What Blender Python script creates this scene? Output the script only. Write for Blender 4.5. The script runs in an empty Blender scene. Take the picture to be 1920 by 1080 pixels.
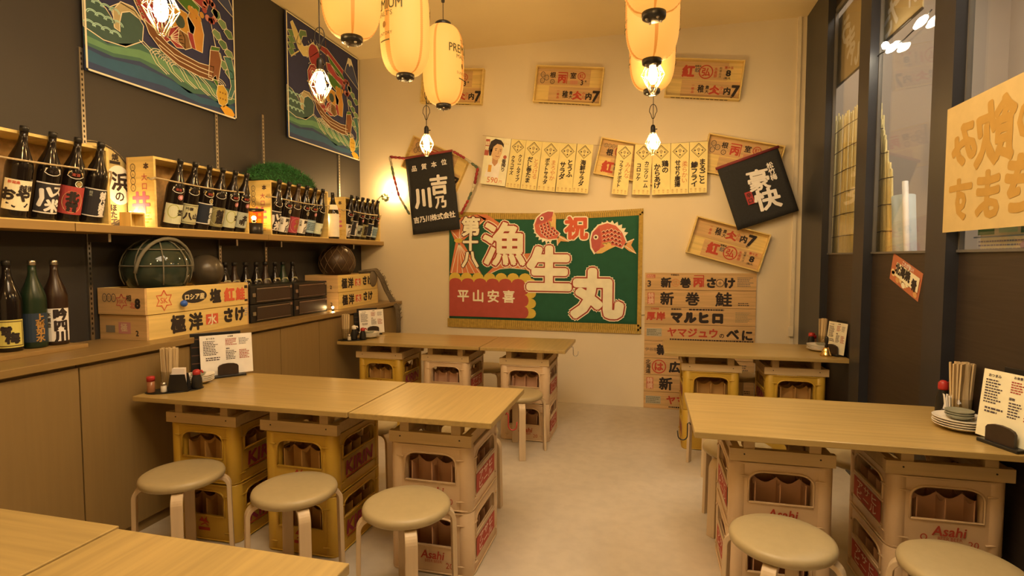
import bpy, bmesh, math, random
from mathutils import Vector, Matrix
from mathutils.geometry import tessellate_polygon
random.seed(7)
PI = math.pi
SC = bpy.context.scene
COL = SC.collection

# ------------------------------------------------------------------ camera, world, big lights, exposure
FPX, PITCH, YAW, EYE = 1029.0, 0.0552, 0.2441, 1.45
cam_d = bpy.data.cameras.new('camera')
cam_d.sensor_width = 36.0
cam_d.lens = FPX / 1920.0 * 36.0
cam_d.clip_start = 0.05
cam = bpy.data.objects.new('camera', cam_d)
cam.location = (0, 0, EYE)
cam.rotation_euler = (PI / 2 - PITCH, 0, YAW)
COL.objects.link(cam)
SC.camera = cam

world = bpy.data.worlds.new('world')
SC.world = world
world.use_nodes = True
world.node_tree.nodes['Background'].inputs[0].default_value = (1.0, 0.80, 0.55, 1)
world.node_tree.nodes['Background'].inputs[1].default_value = 0.05

# light levels of the two added, unseen fill panels (built below): shop ceiling, passage ceiling
FILL_SHOP, FILL_PASSAGE = 11.4, 9.5      # radiance of the fill panels
FILL_SHOP_COL, FILL_PASSAGE_COL = (1.0, 0.74, 0.46), (1.0, 0.84, 0.66)

SC.view_settings.view_transform = 'Standard'
SC.view_settings.look = 'None'
SC.view_settings.gamma = 1.0
SC.view_settings.use_curve_mapping = False
SC.view_settings.exposure = 0.0
SC.cycles.max_bounces = 8
SC.cycles.diffuse_bounces = 4
SC.cycles.glossy_bounces = 4
SC.cycles.transparent_max_bounces = 12
SC.cycles.sample_clamp_indirect = 4.0
SC.cycles.caustics_reflective = False
SC.cycles.caustics_refractive = False
BULB_L = 475.0            # radiance of a bare bulb
LAMP_COL = (1.0, 0.64, 0.27)

# ------------------------------------------------------------------ measured frame: rays of the camera
_cy, _sy, _cp, _sp = math.cos(YAW), math.sin(YAW), math.cos(PITCH), math.sin(PITCH)
FW = Vector((-_sy * _cp, _cy * _cp, -_sp)); RT = Vector((_cy, _sy, 0)); UP = RT.cross(FW)
EY = Vector((0, 0, EYE))
def ray(u, v): return FW + RT * ((u - 960) / FPX) + UP * ((540 - v) / FPX)
def onX(u, v, X): d = ray(u, v); return EY + d * (X / d.x)
def onY(u, v, Y): d = ray(u, v); return EY + d * (Y / d.y)
def onZ(u, v, Z): d = ray(u, v); return EY + d * ((Z - EYE) / d.z)

# room (metres)
XL, XR, YB, CZ = -3.04, 1.374, 5.41, 3.56
TT = 0.745                 # table top height
SHZ = 1.622                # top of the long shelf
CTZ = 0.988                # top of the low cabinets

# ------------------------------------------------------------------ materials
def lin(h):
    r = [int(h[i:i + 2], 16) / 255 for i in (0, 2, 4)]
    return [c / 12.92 if c <= 0.04045 else ((c + 0.055) / 1.055) ** 2.4 for c in r]
LW = (0.84, 0.60, 0.37)    # colour of the warm room light
def alb(h, k=1.0): return [min(0.9, max(0.004, c / w / k)) for c, w in zip(lin(h), LW)]
MATS = {}
def pbr(name, col, rough=0.6, metal=0.0, var=0.07, scale=9.0, stretch=(1, 1, 1), bump=0.0, detail=3.0,
        rnd=False, coat=0.0, spec=0.5, sss=0.0):
    if name in MATS: return MATS[name]
    m = bpy.data.materials.new(name); m.use_nodes = True; MATS[name] = m
    nt = m.node_tree; b = nt.nodes['Principled BSDF']
    tc = nt.nodes.new('ShaderNodeTexCoord'); mp = nt.nodes.new('ShaderNodeMapping')
    mp.inputs['Scale'].default_value = stretch
    nz = nt.nodes.new('ShaderNodeTexNoise'); nz.inputs['Scale'].default_value = scale; nz.inputs['Detail'].default_value = detail
    nt.links.new(tc.outputs['Object'], mp.inputs['Vector'])
    if rnd:
        oi = nt.nodes.new('ShaderNodeObjectInfo'); va = nt.nodes.new('ShaderNodeVectorMath'); va.operation = 'MULTIPLY_ADD'
        cb = nt.nodes.new('ShaderNodeCombineXYZ')
        for i in range(3): nt.links.new(oi.outputs['Random'], cb.inputs[i])
        va.inputs[1].default_value = (37, 53, 71)
        nt.links.new(cb.outputs[0], va.inputs[0]); nt.links.new(mp.outputs[0], va.inputs[2]); nt.links.new(va.outputs[0], nz.inputs['Vector'])
    else:
        nt.links.new(mp.outputs[0], nz.inputs['Vector'])
    mx = nt.nodes.new('ShaderNodeMix'); mx.data_type = 'RGBA'
    lo = [c * (1 - var) for c in col]; hi = [min(0.95, c * (1 + var)) for c in col]
    mx.inputs[6].default_value = (*lo, 1); mx.inputs[7].default_value = (*hi, 1)
    rp = nt.nodes.new('ShaderNodeMapRange'); rp.inputs[1].default_value = 0.3; rp.inputs[2].default_value = 0.7
    nt.links.new(nz.outputs[0], rp.inputs[0]); nt.links.new(rp.outputs[0], mx.inputs[0])
    nt.links.new(mx.outputs[2], b.inputs['Base Color'])
    b.inputs['Roughness'].default_value = rough; b.inputs['Metallic'].default_value = metal
    b.inputs['Specular IOR Level'].default_value = spec
    if coat: b.inputs['Coat Weight'].default_value = coat; b.inputs['Coat Roughness'].default_value = 0.15
    if bump:
        bp = nt.nodes.new('ShaderNodeBump'); bp.inputs['Strength'].default_value = bump; bp.inputs['Distance'].default_value = 0.01
        nt.links.new(nz.outputs[0], bp.inputs['Height']); nt.links.new(bp.outputs[0], b.inputs['Normal'])
    return m
def paint(h, rough=0.75, k=1.0):
    return pbr('paint_%s_%d' % (h, int(k * 100)), alb(h, k), rough, var=0.05, scale=14)
def glow(name, col, s):
    if name in MATS: return MATS[name]
    m = bpy.data.materials.new(name); m.use_nodes = True; MATS[name] = m
    nt = m.node_tree; nt.nodes.clear()
    e = nt.nodes.new('ShaderNodeEmission'); e.inputs[0].default_value = (*col, 1); e.inputs[1].default_value = s
    o = nt.nodes.new('ShaderNodeOutputMaterial'); nt.links.new(e.outputs[0], o.inputs[0]); return m
def pane_mat(name, tint, rough=0.02, refl=0.12):
    if name in MATS: return MATS[name]
    m = bpy.data.materials.new(name); m.use_nodes = True; MATS[name] = m
    nt = m.node_tree; nt.nodes.clear()
    t = nt.nodes.new('ShaderNodeBsdfTransparent'); t.inputs[0].default_value = (*tint, 1)
    g = nt.nodes.new('ShaderNodeBsdfGlossy'); g.inputs['Roughness'].default_value = rough
    lw = nt.nodes.new('ShaderNodeLayerWeight'); pw = nt.nodes.new('ShaderNodeMath'); pw.operation = 'POWER'; pw.inputs[1].default_value = 5
    f = nt.nodes.new('ShaderNodeMath'); f.operation = 'MULTIPLY_ADD'; f.inputs[1].default_value = 0.9; f.inputs[2].default_value = 0.035
    nt.links.new(lw.outputs['Facing'], pw.inputs[0]); nt.links.new(pw.outputs[0], f.inputs[0])
    x = nt.nodes.new('ShaderNodeMixShader'); o = nt.nodes.new('ShaderNodeOutputMaterial')
    nt.links.new(f.outputs[0], x.inputs[0]); nt.links.new(t.outputs[0], x.inputs[1]); nt.links.new(g.outputs[0], x.inputs[2])
    nt.links.new(x.outputs[0], o.inputs[0]); return m
def wood(name, h, axis='x', rough=0.45, var=0.14, k=1.0, fine=1.0, coat=0.0, rnd=True):
    st = {'x': (0.7, 14, 14), 'y': (14, 0.7, 14), 'z': (14, 14, 0.7)}[axis]
    return pbr(name, alb(h, k), rough, var=var, scale=3.2 * fine, stretch=st, detail=5, rnd=rnd, coat=coat, bump=0.03)
def lantern_mat(name, col, seam, s):
    # washi paper lit from within: it gives off light itself; fine ribs come from the mesh
    m = bpy.data.materials.new(name); m.use_nodes = True; MATS[name] = m
    nt = m.node_tree; b = nt.nodes['Principled BSDF']
    b.inputs['Base Color'].default_value = (0.28, 0.15, 0.05, 1); b.inputs['Roughness'].default_value = 0.7
    b.inputs['Emission Color'].default_value = (*col, 1); b.inputs['Emission Strength'].default_value = s
    return m

M_wall = pbr('plaster_cream', (0.80, 0.72, 0.55), 0.85, var=0.03, scale=2.0, bump=0.02)
M_ceil = pbr('ceiling_cream', (0.88, 0.76, 0.48), 0.85, var=0.03, scale=1.5)
M_dark = pbr('charcoal_panel', (0.037, 0.035, 0.035), 0.55, var=0.10, scale=1.2)
M_rpan = pbr('dark_wood_panel', (0.036, 0.027, 0.023), 0.42, var=0.22, scale=5, stretch=(1, 0.6, 18), detail=4)
M_post = pbr('dark_post', (0.027, 0.030, 0.040), 0.4, var=0.08)
M_pine = wood('pine_table', 'd9a150', 'x', 0.34, 0.13, 1.92, coat=0.15)
M_piney = wood('pine_table_crosswise', 'd9a150', 'y', 0.34, 0.13, 1.92, coat=0.15)
M_rail = wood('pine_rail', 'b98b52', 'x', 0.6, 0.08)
M_cab = wood('cabinet_ply', '8a6230', 'z', 0.5, 0.05, 1.15)
M_ctop = wood('cabinet_worktop', '8f6530', 'y', 0.35, 0.07, 1.25)
M_shelf = wood('shelf_ply', 'b07c3c', 'y', 0.5, 0.08, 1.5)
M_box = wood('fish_box_wood', 'd0a052', 'x', 0.65, 0.12, 0.95)
M_boxd = wood('fish_box_wood_aged', 'bd884c', 'x', 0.7, 0.16, 0.95)
M_seat = pbr('cream_vinyl', (0.42, 0.34, 0.18), 0.42, var=0.03, scale=30)
M_leg = wood('birch_leg', 'c29560', 'z', 0.45, 0.06, 1.05)
M_kirin = pbr('yellow_plastic', alb('b88224', 1.0), 0.38, var=0.04)
M_asahi = pbr('cream_plastic', alb('cf9c64', 1.12), 0.4, var=0.04)
M_inner = pbr('crate_inner_shaded', alb('b57c50', 0.9), 0.5, var=0.06)  # dividers of the same plastic; shade inside the crate is put into the colour
M_innery = pbr('crate_inner_yellow_shaded', alb('b07838', 0.9), 0.5, var=0.06)  # likewise for yellow crates, browned by the shade inside
M_glass = pbr('bottle_glass_dark', (0.012, 0.009, 0.008), 0.12, var=0.1)
M_glassg = pbr('bottle_glass_green', (0.015, 0.034, 0.018), 0.3, var=0.1)
M_glassb = pbr('bottle_glass_brown', (0.032, 0.016, 0.010), 0.3, var=0.1)
M_black = pbr('black_plastic', (0.014, 0.014, 0.015), 0.35, var=0.1)
M_cloth = pbr('black_cloth', (0.028, 0.030, 0.034), 0.9, var=0.1, scale=60)
M_metal = pbr('steel', (0.55, 0.53, 0.50), 0.3, metal=1.0, var=0.05)
M_brass = pbr('brass', (0.85, 0.62, 0.25), 0.18, metal=1.0, var=0.05)
M_white = pbr('white_porcelain', (0.82, 0.79, 0.72), 0.2, var=0.03)
M_dish = pbr('grey_green_dish', (0.30, 0.31, 0.24), 0.3, var=0.1)
M_rope = pbr('rope', alb('b08a58'), 0.9, var=0.2, scale=80)
M_wire = pbr('lamp_wire', (0.75, 0.68, 0.5), 0.35, metal=0.8, var=0.04)
M_cord = pbr('black_cord', (0.02, 0.018, 0.015), 0.6, var=0.1)
M_red = pbr('red_plastic', (0.42, 0.03, 0.03), 0.35, var=0.05)
M_bamboo = wood('bamboo_reed', 'c79c52', 'z', 0.5, 0.25, 0.9)
M_paper = pbr('white_paper', (0.86, 0.80, 0.78), 0.8, var=0.02)
M_bulb = glow('bulb_filament_glow', (1.0, 0.58, 0.20), BULB_L)
M_floor = None

# ------------------------------------------------------------------ mesh builder
class MB:
    def __init__(s): s.v = []; s.f = []; s.mi = []; s.sm = []; s.mats = []; s.cur = 0
    def mat(s, m):
        if m not in s.mats: s.mats.append(m)
        s.cur = s.mats.index(m); return s
    def add(s, vs, fs, M=None, smooth=False):
        n = len(s.v)
        s.v += [tuple(M @ Vector(p)) if M else tuple(p) for p in vs]
        for f in fs: s.f.append([i + n for i in f]); s.mi.append(s.cur); s.sm.append(smooth)
        return s
    def box(s, lo, hi, M=None):
        x0, y0, z0 = lo; x1, y1, z1 = hi
        vs = [(x0, y0, z0), (x1, y0, z0), (x1, y1, z0), (x0, y1, z0), (x0, y0, z1), (x1, y0, z1), (x1, y1, z1), (x0, y1, z1)]
        return s.add(vs, [(0, 3, 2, 1), (4, 5, 6, 7), (0, 1, 5, 4), (1, 2, 6, 5), (2, 3, 7, 6), (3, 0, 4, 7)], M)
    def cbox(s, c, d, M=None):
        return s.box([a - b / 2 for a, b in zip(c, d)], [a + b / 2 for a, b in zip(c, d)], M)
    def lathe(s, prof, n=24, M=None, smooth=True, cap=True):
        vs = []; fs = []
        for r, z in prof:
            for i in range(n): a = 2 * PI * i / n; vs.append((r * math.cos(a), r * math.sin(a), z))
        for j in range(len(prof) - 1):
            for i in range(n): k = (i + 1) % n; fs.append((j * n + i, j * n + k, (j + 1) * n + k, (j + 1) * n + i))
        s.add(vs, fs, M, smooth)
        if cap:
            b = len(s.v) - len(vs)
            for j, rev in ((0, True), (len(prof) - 1, False)):
                if prof[j][0] > 1e-5:
                    f = [b + j * n + i for i in range(n)]
                    s.f.append(f[::-1] if rev else f); s.mi.append(s.cur); s.sm.append(False)
        return s
    def cyl(s, p0, p1, r, n=12, r1=None, smooth=True):
        p0 = Vector(p0); p1 = Vector(p1); d = p1 - p0
        M = Matrix.Translation(p0) @ d.to_track_quat('Z', 'Y').to_matrix().to_4x4()
        return s.lathe([(r, 0), (r if r1 is None else r1, d.length)], n, M, smooth)
    def tube(s, pts, r, n=8, closed=False, smooth=True):
        pts = [Vector(p) for p in pts]; N = len(pts); vs = []; fs = []
        up = Vector((0.13, 0.21, 0.97)).normalized(); prev = None
        for i, p in enumerate(pts):
            a = pts[(i - 1) % N] if (closed or i > 0) else p; b = pts[(i + 1) % N] if (closed or i < N - 1) else p
            t = (b - a).normalized()
            if prev is None:
                x = t.cross(up)
                if x.length < 1e-3: x = t.cross(Vector((1, 0, 0)))
                x.normalize()
            else:
                x = prev - t * prev.dot(t)
                if x.length < 1e-6: x = t.orthogonal()
                x.normalize()
            prev = x; y = t.cross(x)
            rr = r[i] if isinstance(r, (list, tuple)) else r
            for k in range(n):
                c = 2 * PI * k / n; vs.append(p + x * (rr * math.cos(c)) + y * (rr * math.sin(c)))
        for i in range(N if closed else N - 1):
            j = (i + 1) % N
            for k in range(n): l = (k + 1) % n; fs.append((i * n + k, i * n + l, j * n + l, j * n + k))
        if not closed: fs.append(tuple(range(n))[::-1]); fs.append(tuple((N - 1) * n + k for k in range(n)))
        return s.add(vs, fs, None, smooth)
    def ribbon(s, pts, side, w, t):
        # bent wooden band: rectangle w (along side) by t swept along pts
        pts = [Vector(p) for p in pts]; side = Vector(side).normalized(); vs = []; fs = []; N = len(pts)
        for i, p in enumerate(pts):
            a = pts[max(0, i - 1)]; b = pts[min(N - 1, i + 1)]; nn = (b - a).normalized().cross(side).normalized()
            for sx, sn in ((-1, -1), (1, -1), (1, 1), (-1, 1)): vs.append(p + side * (sx * w / 2) + nn * (sn * t / 2))
        for i in range(N - 1):
            for k in range(4): l = (k + 1) % 4; fs.append((i * 4 + k, i * 4 + l, i * 4 + 4 + l, i * 4 + 4 + k))
        fs.append((3, 2, 1, 0)); e = (N - 1) * 4; fs.append((e, e + 1, e + 2, e + 3))
        return s.add(vs, fs)
    def plate(s, outer, holes, t, M=None):
        # flat panel (in xy, thickness t along z) with holes
        loops = [outer] + holes; flat = [Vector((p[0], p[1], 0)) for l in loops for p in l]; n = len(flat)
        tris = tessellate_polygon([[Vector((p[0], p[1], 0)) for p in l] for l in loops])
        vs = [(p.x, p.y, 0) for p in flat] + [(p.x, p.y, t) for p in flat]; fs = []
        for a, b, c in tris:
            cr = (flat[b] - flat[a]).cross(flat[c] - flat[a]).z
            if cr < 0: b, c = c, b
            fs.append((a + n, b + n, c + n)); fs.append((c, b, a))
        o = 0
        for l in loops:
            m = len(l)
            for i in range(m): j = (i + 1) % m; fs.append((o + i, o + j, n + o + j, n + o + i))
            o += m
        return s.add(vs, fs, M)
    def sphere(s, c, r, n=20, m=12, M=None, sq=(1, 1, 1)):
        prof = [(max(1e-6, r * math.sin(PI * j / m)), -r * math.cos(PI * j / m)) for j in range(m + 1)]
        T = Matrix.Translation(c) @ Matrix.Diagonal((*sq, 1))
        return s.lathe(prof, n, (M @ T) if M else T, True, False)
    def build(s, name, mat=None, parent=None, bevel=0.0, loc=None):
        me = bpy.data.meshes.new(name); me.from_pydata(s.v, [], s.f)
        for m in (s.mats or [mat]): me.materials.append(m)
        me.polygons.foreach_set('material_index', s.mi); me.polygons.foreach_set('use_smooth', s.sm)
        bm = bmesh.new(); bm.from_mesh(me); bmesh.ops.recalc_face_normals(bm, faces=bm.faces); bm.to_mesh(me); bm.free()
        o = bpy.data.objects.new(name, me); COL.objects.link(o)
        if parent: o.parent = parent
        if loc: o.location = loc
        if bevel:
            b = o.modifiers.new('bevel', 'BEVEL'); b.width = bevel; b.segments = 2; b.limit_method = 'ANGLE'; b.angle_limit = 0.7
        return o

def arch(x0, x1, z0, z1, r, n=5):
    p = [(x0, z0), (x1, z0)]
    for i in range(n + 1): a = PI / 2 * i / n; p.append((x1 - r + r * math.cos(a), z1 - r * 0.7 + r * 0.7 * math.sin(a)))
    for i in range(n + 1): a = PI / 2 + PI / 2 * i / n; p.append((x0 + r + r * math.cos(a), z1 - r * 0.7 + r * 0.7 * math.sin(a)))
    return p

# ------------------------------------------------------------------ flat printing: colours, strokes and lettering on a surface
_fc = bpy.data.curves.new('type_setter', 'FONT'); _fo = bpy.data.objects.new('type_setter', _fc)
GL = {}
def glyphs(txt):
    k = txt
    if k not in GL:
        _fc.body = txt; _fc.resolution_u = 2
        me = bpy.data.meshes.new_from_object(_fo)
        vs = [(v.co.x, v.co.y) for v in me.vertices]; fs = [tuple(p.vertices) for p in me.polygons]
        bpy.data.meshes.remove(me)
        if vs:
            xs = [p[0] for p in vs]; ys = [p[1] for p in vs]; bb = (min(xs), max(xs), min(ys), max(ys))
        else: bb = (0, 1, 0, 1)
        GL[k] = (vs, fs, bb)
    return GL[k]
LAY = 0.0007
class Flat:
    def __init__(s, base=0.0008, bend=0.0, map=None): s.mb = MB(); s.base = base; s.bend = bend; s.map = map; s.mu = 1.0
    def _p(s, x, y, l):
        if s.map: x, y = s.map(x, y)
        z = s.base + l * LAY
        if s.bend: a = x / s.bend; r = s.bend + z; return (r * math.sin(a), y, r * math.cos(a))
        return (x, y, z)
    def _add(s, pts, fs, col, l):
        s.mb.mat(paint(col) if isinstance(col, str) else col); s.mb.add([s._p(x, y, l) for x, y in pts], fs); return s
    def poly(s, pts, col, l=0):
        tr = tessellate_polygon([[Vector((x, y, 0)) for x, y in pts]]); return s._add(pts, [tuple(t) for t in tr], col, l)
    def rect(s, x0, y0, x1, y1, col, l=0):
        n = 10 if s.bend else 1; pts = []; fs = []
        for i in range(n + 1): x = x0 + (x1 - x0) * i / n; pts += [(x, y0), (x, y1)]
        for i in range(n): fs.append((2 * i, 2 * i + 2, 2 * i + 3, 2 * i + 1))
        return s._add(pts, fs, col, l)
    def ell(s, x, y, rx, ry, col, l=0, n=24): return s.poly([(x + rx * math.cos(2 * PI * i / n), y + ry * math.sin(2 * PI * i / n)) for i in range(n)], col, l)
    def ring(s, x, y, rx, ry, w, col, l=0, n=28):
        return s.line([(x + rx * math.cos(2 * PI * i / n), y + ry * math.sin(2 * PI * i / n)) for i in range(n + 1)], w, col, l)
    def line(s, pts, w, col, l=0):
        P = [Vector(p) for p in pts]; N = len(P); vs = []; fs = []; w = w * s.mu
        for i, p in enumerate(P):
            a = P[max(0, i - 1)]; b = P[min(N - 1, i + 1)]; d = b - a
            if d.length < 1e-9: d = Vector((1, 0))
            n = Vector((-d.y, d.x)).normalized() * (w / 2); vs += [tuple(p + n), tuple(p - n)]
        for i in range(N - 1): fs.append((2 * i, 2 * i + 1, 2 * i + 3, 2 * i + 2))
        return s._add(vs, fs, col, l)
    def frame(s, x0, y0, x1, y1, w, col, l=0):
        s.rect(x0, y0, x1, y0 + w, col, l); s.rect(x0, y1 - w, x1, y1, col, l); s.rect(x0, y0, x0 + w, y1, col, l); s.rect(x1 - w, y0, x1, y1, col, l); return s
    def text(s, t, x, y, h, col, l=1, bold=0.02, ang=0.0, sx=1.0, slant=0.0, w=None):
        vs, fs, bb = glyphs(t)
        if not vs: return s
        cjk = any(ord(c) > 0x2000 for c in t)
        k = h * s.mu / (0.93 if cjk else 0.70)
        kx = k * sx
        if w: kx = w / (bb[1] - bb[0])
        cx = (bb[0] + bb[1]) / 2; cyy = 0.375 if cjk else 0.35
        ca, sa = math.cos(ang), math.sin(ang)
        # heavier strokes: the same letter set several times, shifted by the extra stroke weight
        sh = [(0, 0)]
        if bold > 0.012:
            n = 4 if bold <= 0.03 else 12
            sh += [(bold * math.cos(2 * PI * i / n + .39), bold * math.sin(2 * PI * i / n + .39)) for i in range(n)]
        if bold > 0.065: sh += [(bold * .5 * math.cos(2 * PI * i / 6), bold * .5 * math.sin(2 * PI * i / 6)) for i in range(6)]
        for q, (ox, oy) in enumerate(sh):
            out = []
            for a, b in vs:
                X = (a - cx) * kx + ox * k + slant * (b - cyy) * k; Y = (b - cyy + oy) * k
                if s.mu != 1: Y = -Y
                out.append((x + X * ca - Y * sa, y + X * sa + Y * ca))
            s._add(out, fs, col, l + q * .03)
        return s
    def vtext(s, t, x, y, h, col, l=1, bold=0.02, gap=1.0, sx=1.0, ang=0.0):
        for i, c in enumerate(t): s.text(c, x, y - i * h * gap, h, col, l, bold, ang, sx)
        return s
    def otext(s, t, x, y, h, c1, c2, c3=None, l=1, b1=0.035, b2=0.075, b3=0.11, ang=0, sx=1.0):
        if c3: s.text(t, x, y, h, c3, l, b3, ang, sx)
        s.text(t, x, y, h, c2, l + 1, b2, ang, sx); return s.text(t, x, y, h, c1, l + 2, b1, ang, sx)
    def lines_of_print(s, x0, y0, x1, y1, rows, col, l=1, fill=0.55, ragged=True):
        # small print: rows of short dashes
        dy = (y1 - y0) / rows
        for i in range(rows):
            y = y1 - (i + 0.5) * dy; x = x0; end = x1 - (random.random() * 0.35 * (x1 - x0) if ragged else 0)
            while x < end:
                w = random.uniform(0.5, 1.4) * dy; s.rect(x, y - dy * fill / 2, min(x + w, end), y + dy * fill / 2, col, l); x += w + dy * 0.22
        return s
    def build(s, name, parent): return s.mb.build(name, None, parent)

# ------------------------------------------------------------------ objects and their tags
def tag(o, label, cat, group=None, kind=None):
    o['label'] = label; o['category'] = cat
    if group: o['group'] = group
    if kind: o['kind'] = kind
    return o
def struct(o): o['kind'] = 'structure'; return o
def empty(name, loc=(0, 0, 0), rz=0.0, M=None):
    o = bpy.data.objects.new(name, None); o.empty_display_size = 0.1; COL.objects.link(o)
    if M is not None: o.matrix_world = M
    else: o.location = loc; o.rotation_euler = (0, 0, rz)
    return o
def thing(name, label, cat, loc=(0, 0, 0), rz=0.0, group=None, M=None): return tag(empty(name, loc, rz, M), label, cat, group)
def copy_tree(o, label, loc=None, rz=None, M=None, parent=None):
    c = o.copy(); COL.objects.link(c)
    if parent is not None: c.parent = parent
    else:
        c['label'] = label
        if M is not None: c.matrix_world = M
        else:
            if loc is not None: c.location = loc
            if rz is not None: c.rotation_euler = (0, 0, rz)
    for ch in o.children: copy_tree(ch, None, parent=c)
    return c
def wallM(c, face, ang=0.0):
    # frame on a wall: x to the viewer's right, y up, z out of the wall
    if face == 'back': ex, ez = Vector((1, 0, 0)), Vector((0, -1, 0))
    elif face == 'left': ex, ez = Vector((0, 1, 0)), Vector((1, 0, 0))
    elif face == 'right': ex, ez = Vector((0, -1, 0)), Vector((-1, 0, 0))
    elif face == 'front_y': ex, ez = Vector((1, 0, 0)), Vector((0, -1, 0))
    ey = Vector((0, 0, 1)); ca, sa = math.cos(ang), math.sin(ang)
    a = ex * ca + ey * sa; b = -ex * sa + ey * ca
    return Matrix(((a.x, b.x, ez.x, c[0]), (a.y, b.y, ez.y, c[1]), (a.z, b.z, ez.z, c[2]), (0, 0, 0, 1)))

# ================================================================== THE ROOM
def concrete():
    m = pbr('screed_floor', (0.56, 0.50, 0.40), 0.5, var=0.06, scale=2.2, detail=8, bump=0.03)
    nt = m.node_tree; b = nt.nodes['Principled BSDF']
    tc = nt.nodes.new('ShaderNodeTexCoord'); n2 = nt.nodes.new('ShaderNodeTexNoise'); n2.inputs['Scale'].default_value = 14; n2.inputs['Detail'].default_value = 6
    nt.links.new(tc.outputs['Object'], n2.inputs['Vector'])
    src = b.inputs['Base Color'].links[0].from_socket
    mx = nt.nodes.new('ShaderNodeMix'); mx.data_type = 'RGBA'; mx.blend_type = 'MULTIPLY'; mx.inputs[0].default_value = 0.5
    rp = nt.nodes.new('ShaderNodeMapRange'); rp.inputs[1].default_value = 0.35; rp.inputs[2].default_value = 0.6; rp.inputs[3].default_value = 0.84
    cb = nt.nodes.new('ShaderNodeCombineColor')
    nt.links.new(n2.outputs[0], rp.inputs[0])
    for i in range(3): nt.links.new(rp.outputs[0], cb.inputs[i])
    nt.links.new(src, mx.inputs[6]); nt.links.new(cb.outputs[0], mx.inputs[7]); nt.links.new(mx.outputs[2], b.inputs['Base Color'])
    return m
M_floor = concrete()
YF = -2.3
struct(MB().box((XL - .1, YF - .1, -.1), (1.40, YB + .1, 0)).build('floor', M_floor))
struct(MB().box((XL - .1, YF - .1, CZ), (1.40, YB + .1, CZ + .1)).build('ceiling', M_ceil))
struct(MB().box((XL - .1, YB, 0), (1.40, YB + .1, CZ)).build('wall_back', M_wall))
struct(MB().box((XL - .1, YF - .1, 0), (XL, YB, CZ)).build('wall_left', M_dark))
struct(MB().box((XL, YF - .1, 0), (1.40, YF, CZ)).build('wall_front', M_wall))
SILL = 1.474
w = MB().mat(M_rpan)
w.box((XR, YF, 0), (1.40, YB, SILL)); w.box((XR, YF, 3.36), (1.40, YB, CZ)); w.box((XR, YF, SILL), (1.40, 1.6, 3.36))
struct(w.build('wall_right'))
for y0, y1 in ((4.81, 5.41), (3.93, 4.11), (2.93, 3.12), (1.60, 1.84)):
    struct(MB().box((1.32, y0, 0), (1.389, y1, CZ)).build('trim_1', M_post))
struct(MB().box((1.245, YB - .014, 0), (1.275, YB, CZ)).build('trim_2', pbr('trim_white', (0.8, 0.74, 0.6), 0.6)))
M_pane = pane_mat('window_glass', (0.93, 0.93, 0.91))
for i, (y0, y1) in enumerate(((4.11, 4.81), (3.12, 3.93), (1.84, 2.93))):
    f = MB()
    f.box((1.368, y0, SILL), (1.389, y0 + .022, 3.36)); f.box((1.368, y1 - .012, SILL), (1.389, y1, 3.36))
    f.box((1.368, y0, 3.325), (1.389, y1, 3.36)); f.box((1.362, y0, SILL), (1.40, y1, SILL + .012))
    fo = struct(f.build('window_%d' % (i + 1), pbr('window_frame_grey', (0.13, 0.13, 0.13), 0.4)))
    p = MB().box((1.381, y0 + .02, SILL + .01), (1.385, y1 - .011, 3.33)).build('pane', M_pane, fo)
# the passage outside the windows
M_cor = pbr('passage_wall', (0.50, 0.44, 0.38), 0.8, var=0.05, scale=1.0)
struct(MB().box((1.40, -2.4, -.1), (3.7, 7.0, 0)).build('floor', pbr('passage_floor', (0.35, 0.32, 0.29), 0.4)))
PZ = 4.7
struct(MB().box((1.40, -2.4, PZ), (3.7, 7.0, PZ + .1)).build('ceiling', M_ceil))
struct(MB().box((1.389, -2.4, CZ), (1.42, 7.0, PZ)).build('wall_upper', M_cor))
struct(MB().box((3.6, -2.4, 0), (3.7, 7.0, PZ)).build('wall_outer', M_cor))
struct(MB().box((1.40, 6.9, 0), (3.6, 7.0, PZ)).build('wall_far', M_cor))
struct(MB().box((1.40, -2.4, 0), (3.6, -2.3, PZ)).build('wall_near', M_cor))

# unseen fill panels, added under both ceilings to brighten shop and passage
def fill_panel(x, y, z, sx, sy, mat, label):
    t = thing('fill_light', label, 'light', (x, y, z - .05))
    f = MB()
    for a, b, c, d in ((-sx / 2 - .03, -sy / 2 - .03, sx / 2 + .03, -sy / 2), (-sx / 2 - .03, sy / 2, sx / 2 + .03, sy / 2 + .03), (-sx / 2 - .03, -sy / 2, -sx / 2, sy / 2), (sx / 2, -sy / 2, sx / 2 + .03, sy / 2)):
        f.box((a, b, 0), (c, d, .05))
    f.build('frame', pbr('fill_frame_white', (.8, .78, .74), .5), t)
    MB().box((-sx / 2, -sy / 2, .006), (sx / 2, sy / 2, .012)).build('fill_sheet', mat, t)
fill_panel(-0.35, 1.5, CZ, 1.6, 1.6, glow('shop_fill', FILL_SHOP_COL, FILL_SHOP), 'added square fill panel on the shop ceiling, unseen above the picture')
fill_panel(2.25, 3.0, PZ, 1.0, 6.0, glow('passage_fill', FILL_PASSAGE_COL, FILL_PASSAGE), 'added long fill panel on the passage ceiling, unseen, lighting the passage outside the windows')

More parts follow.
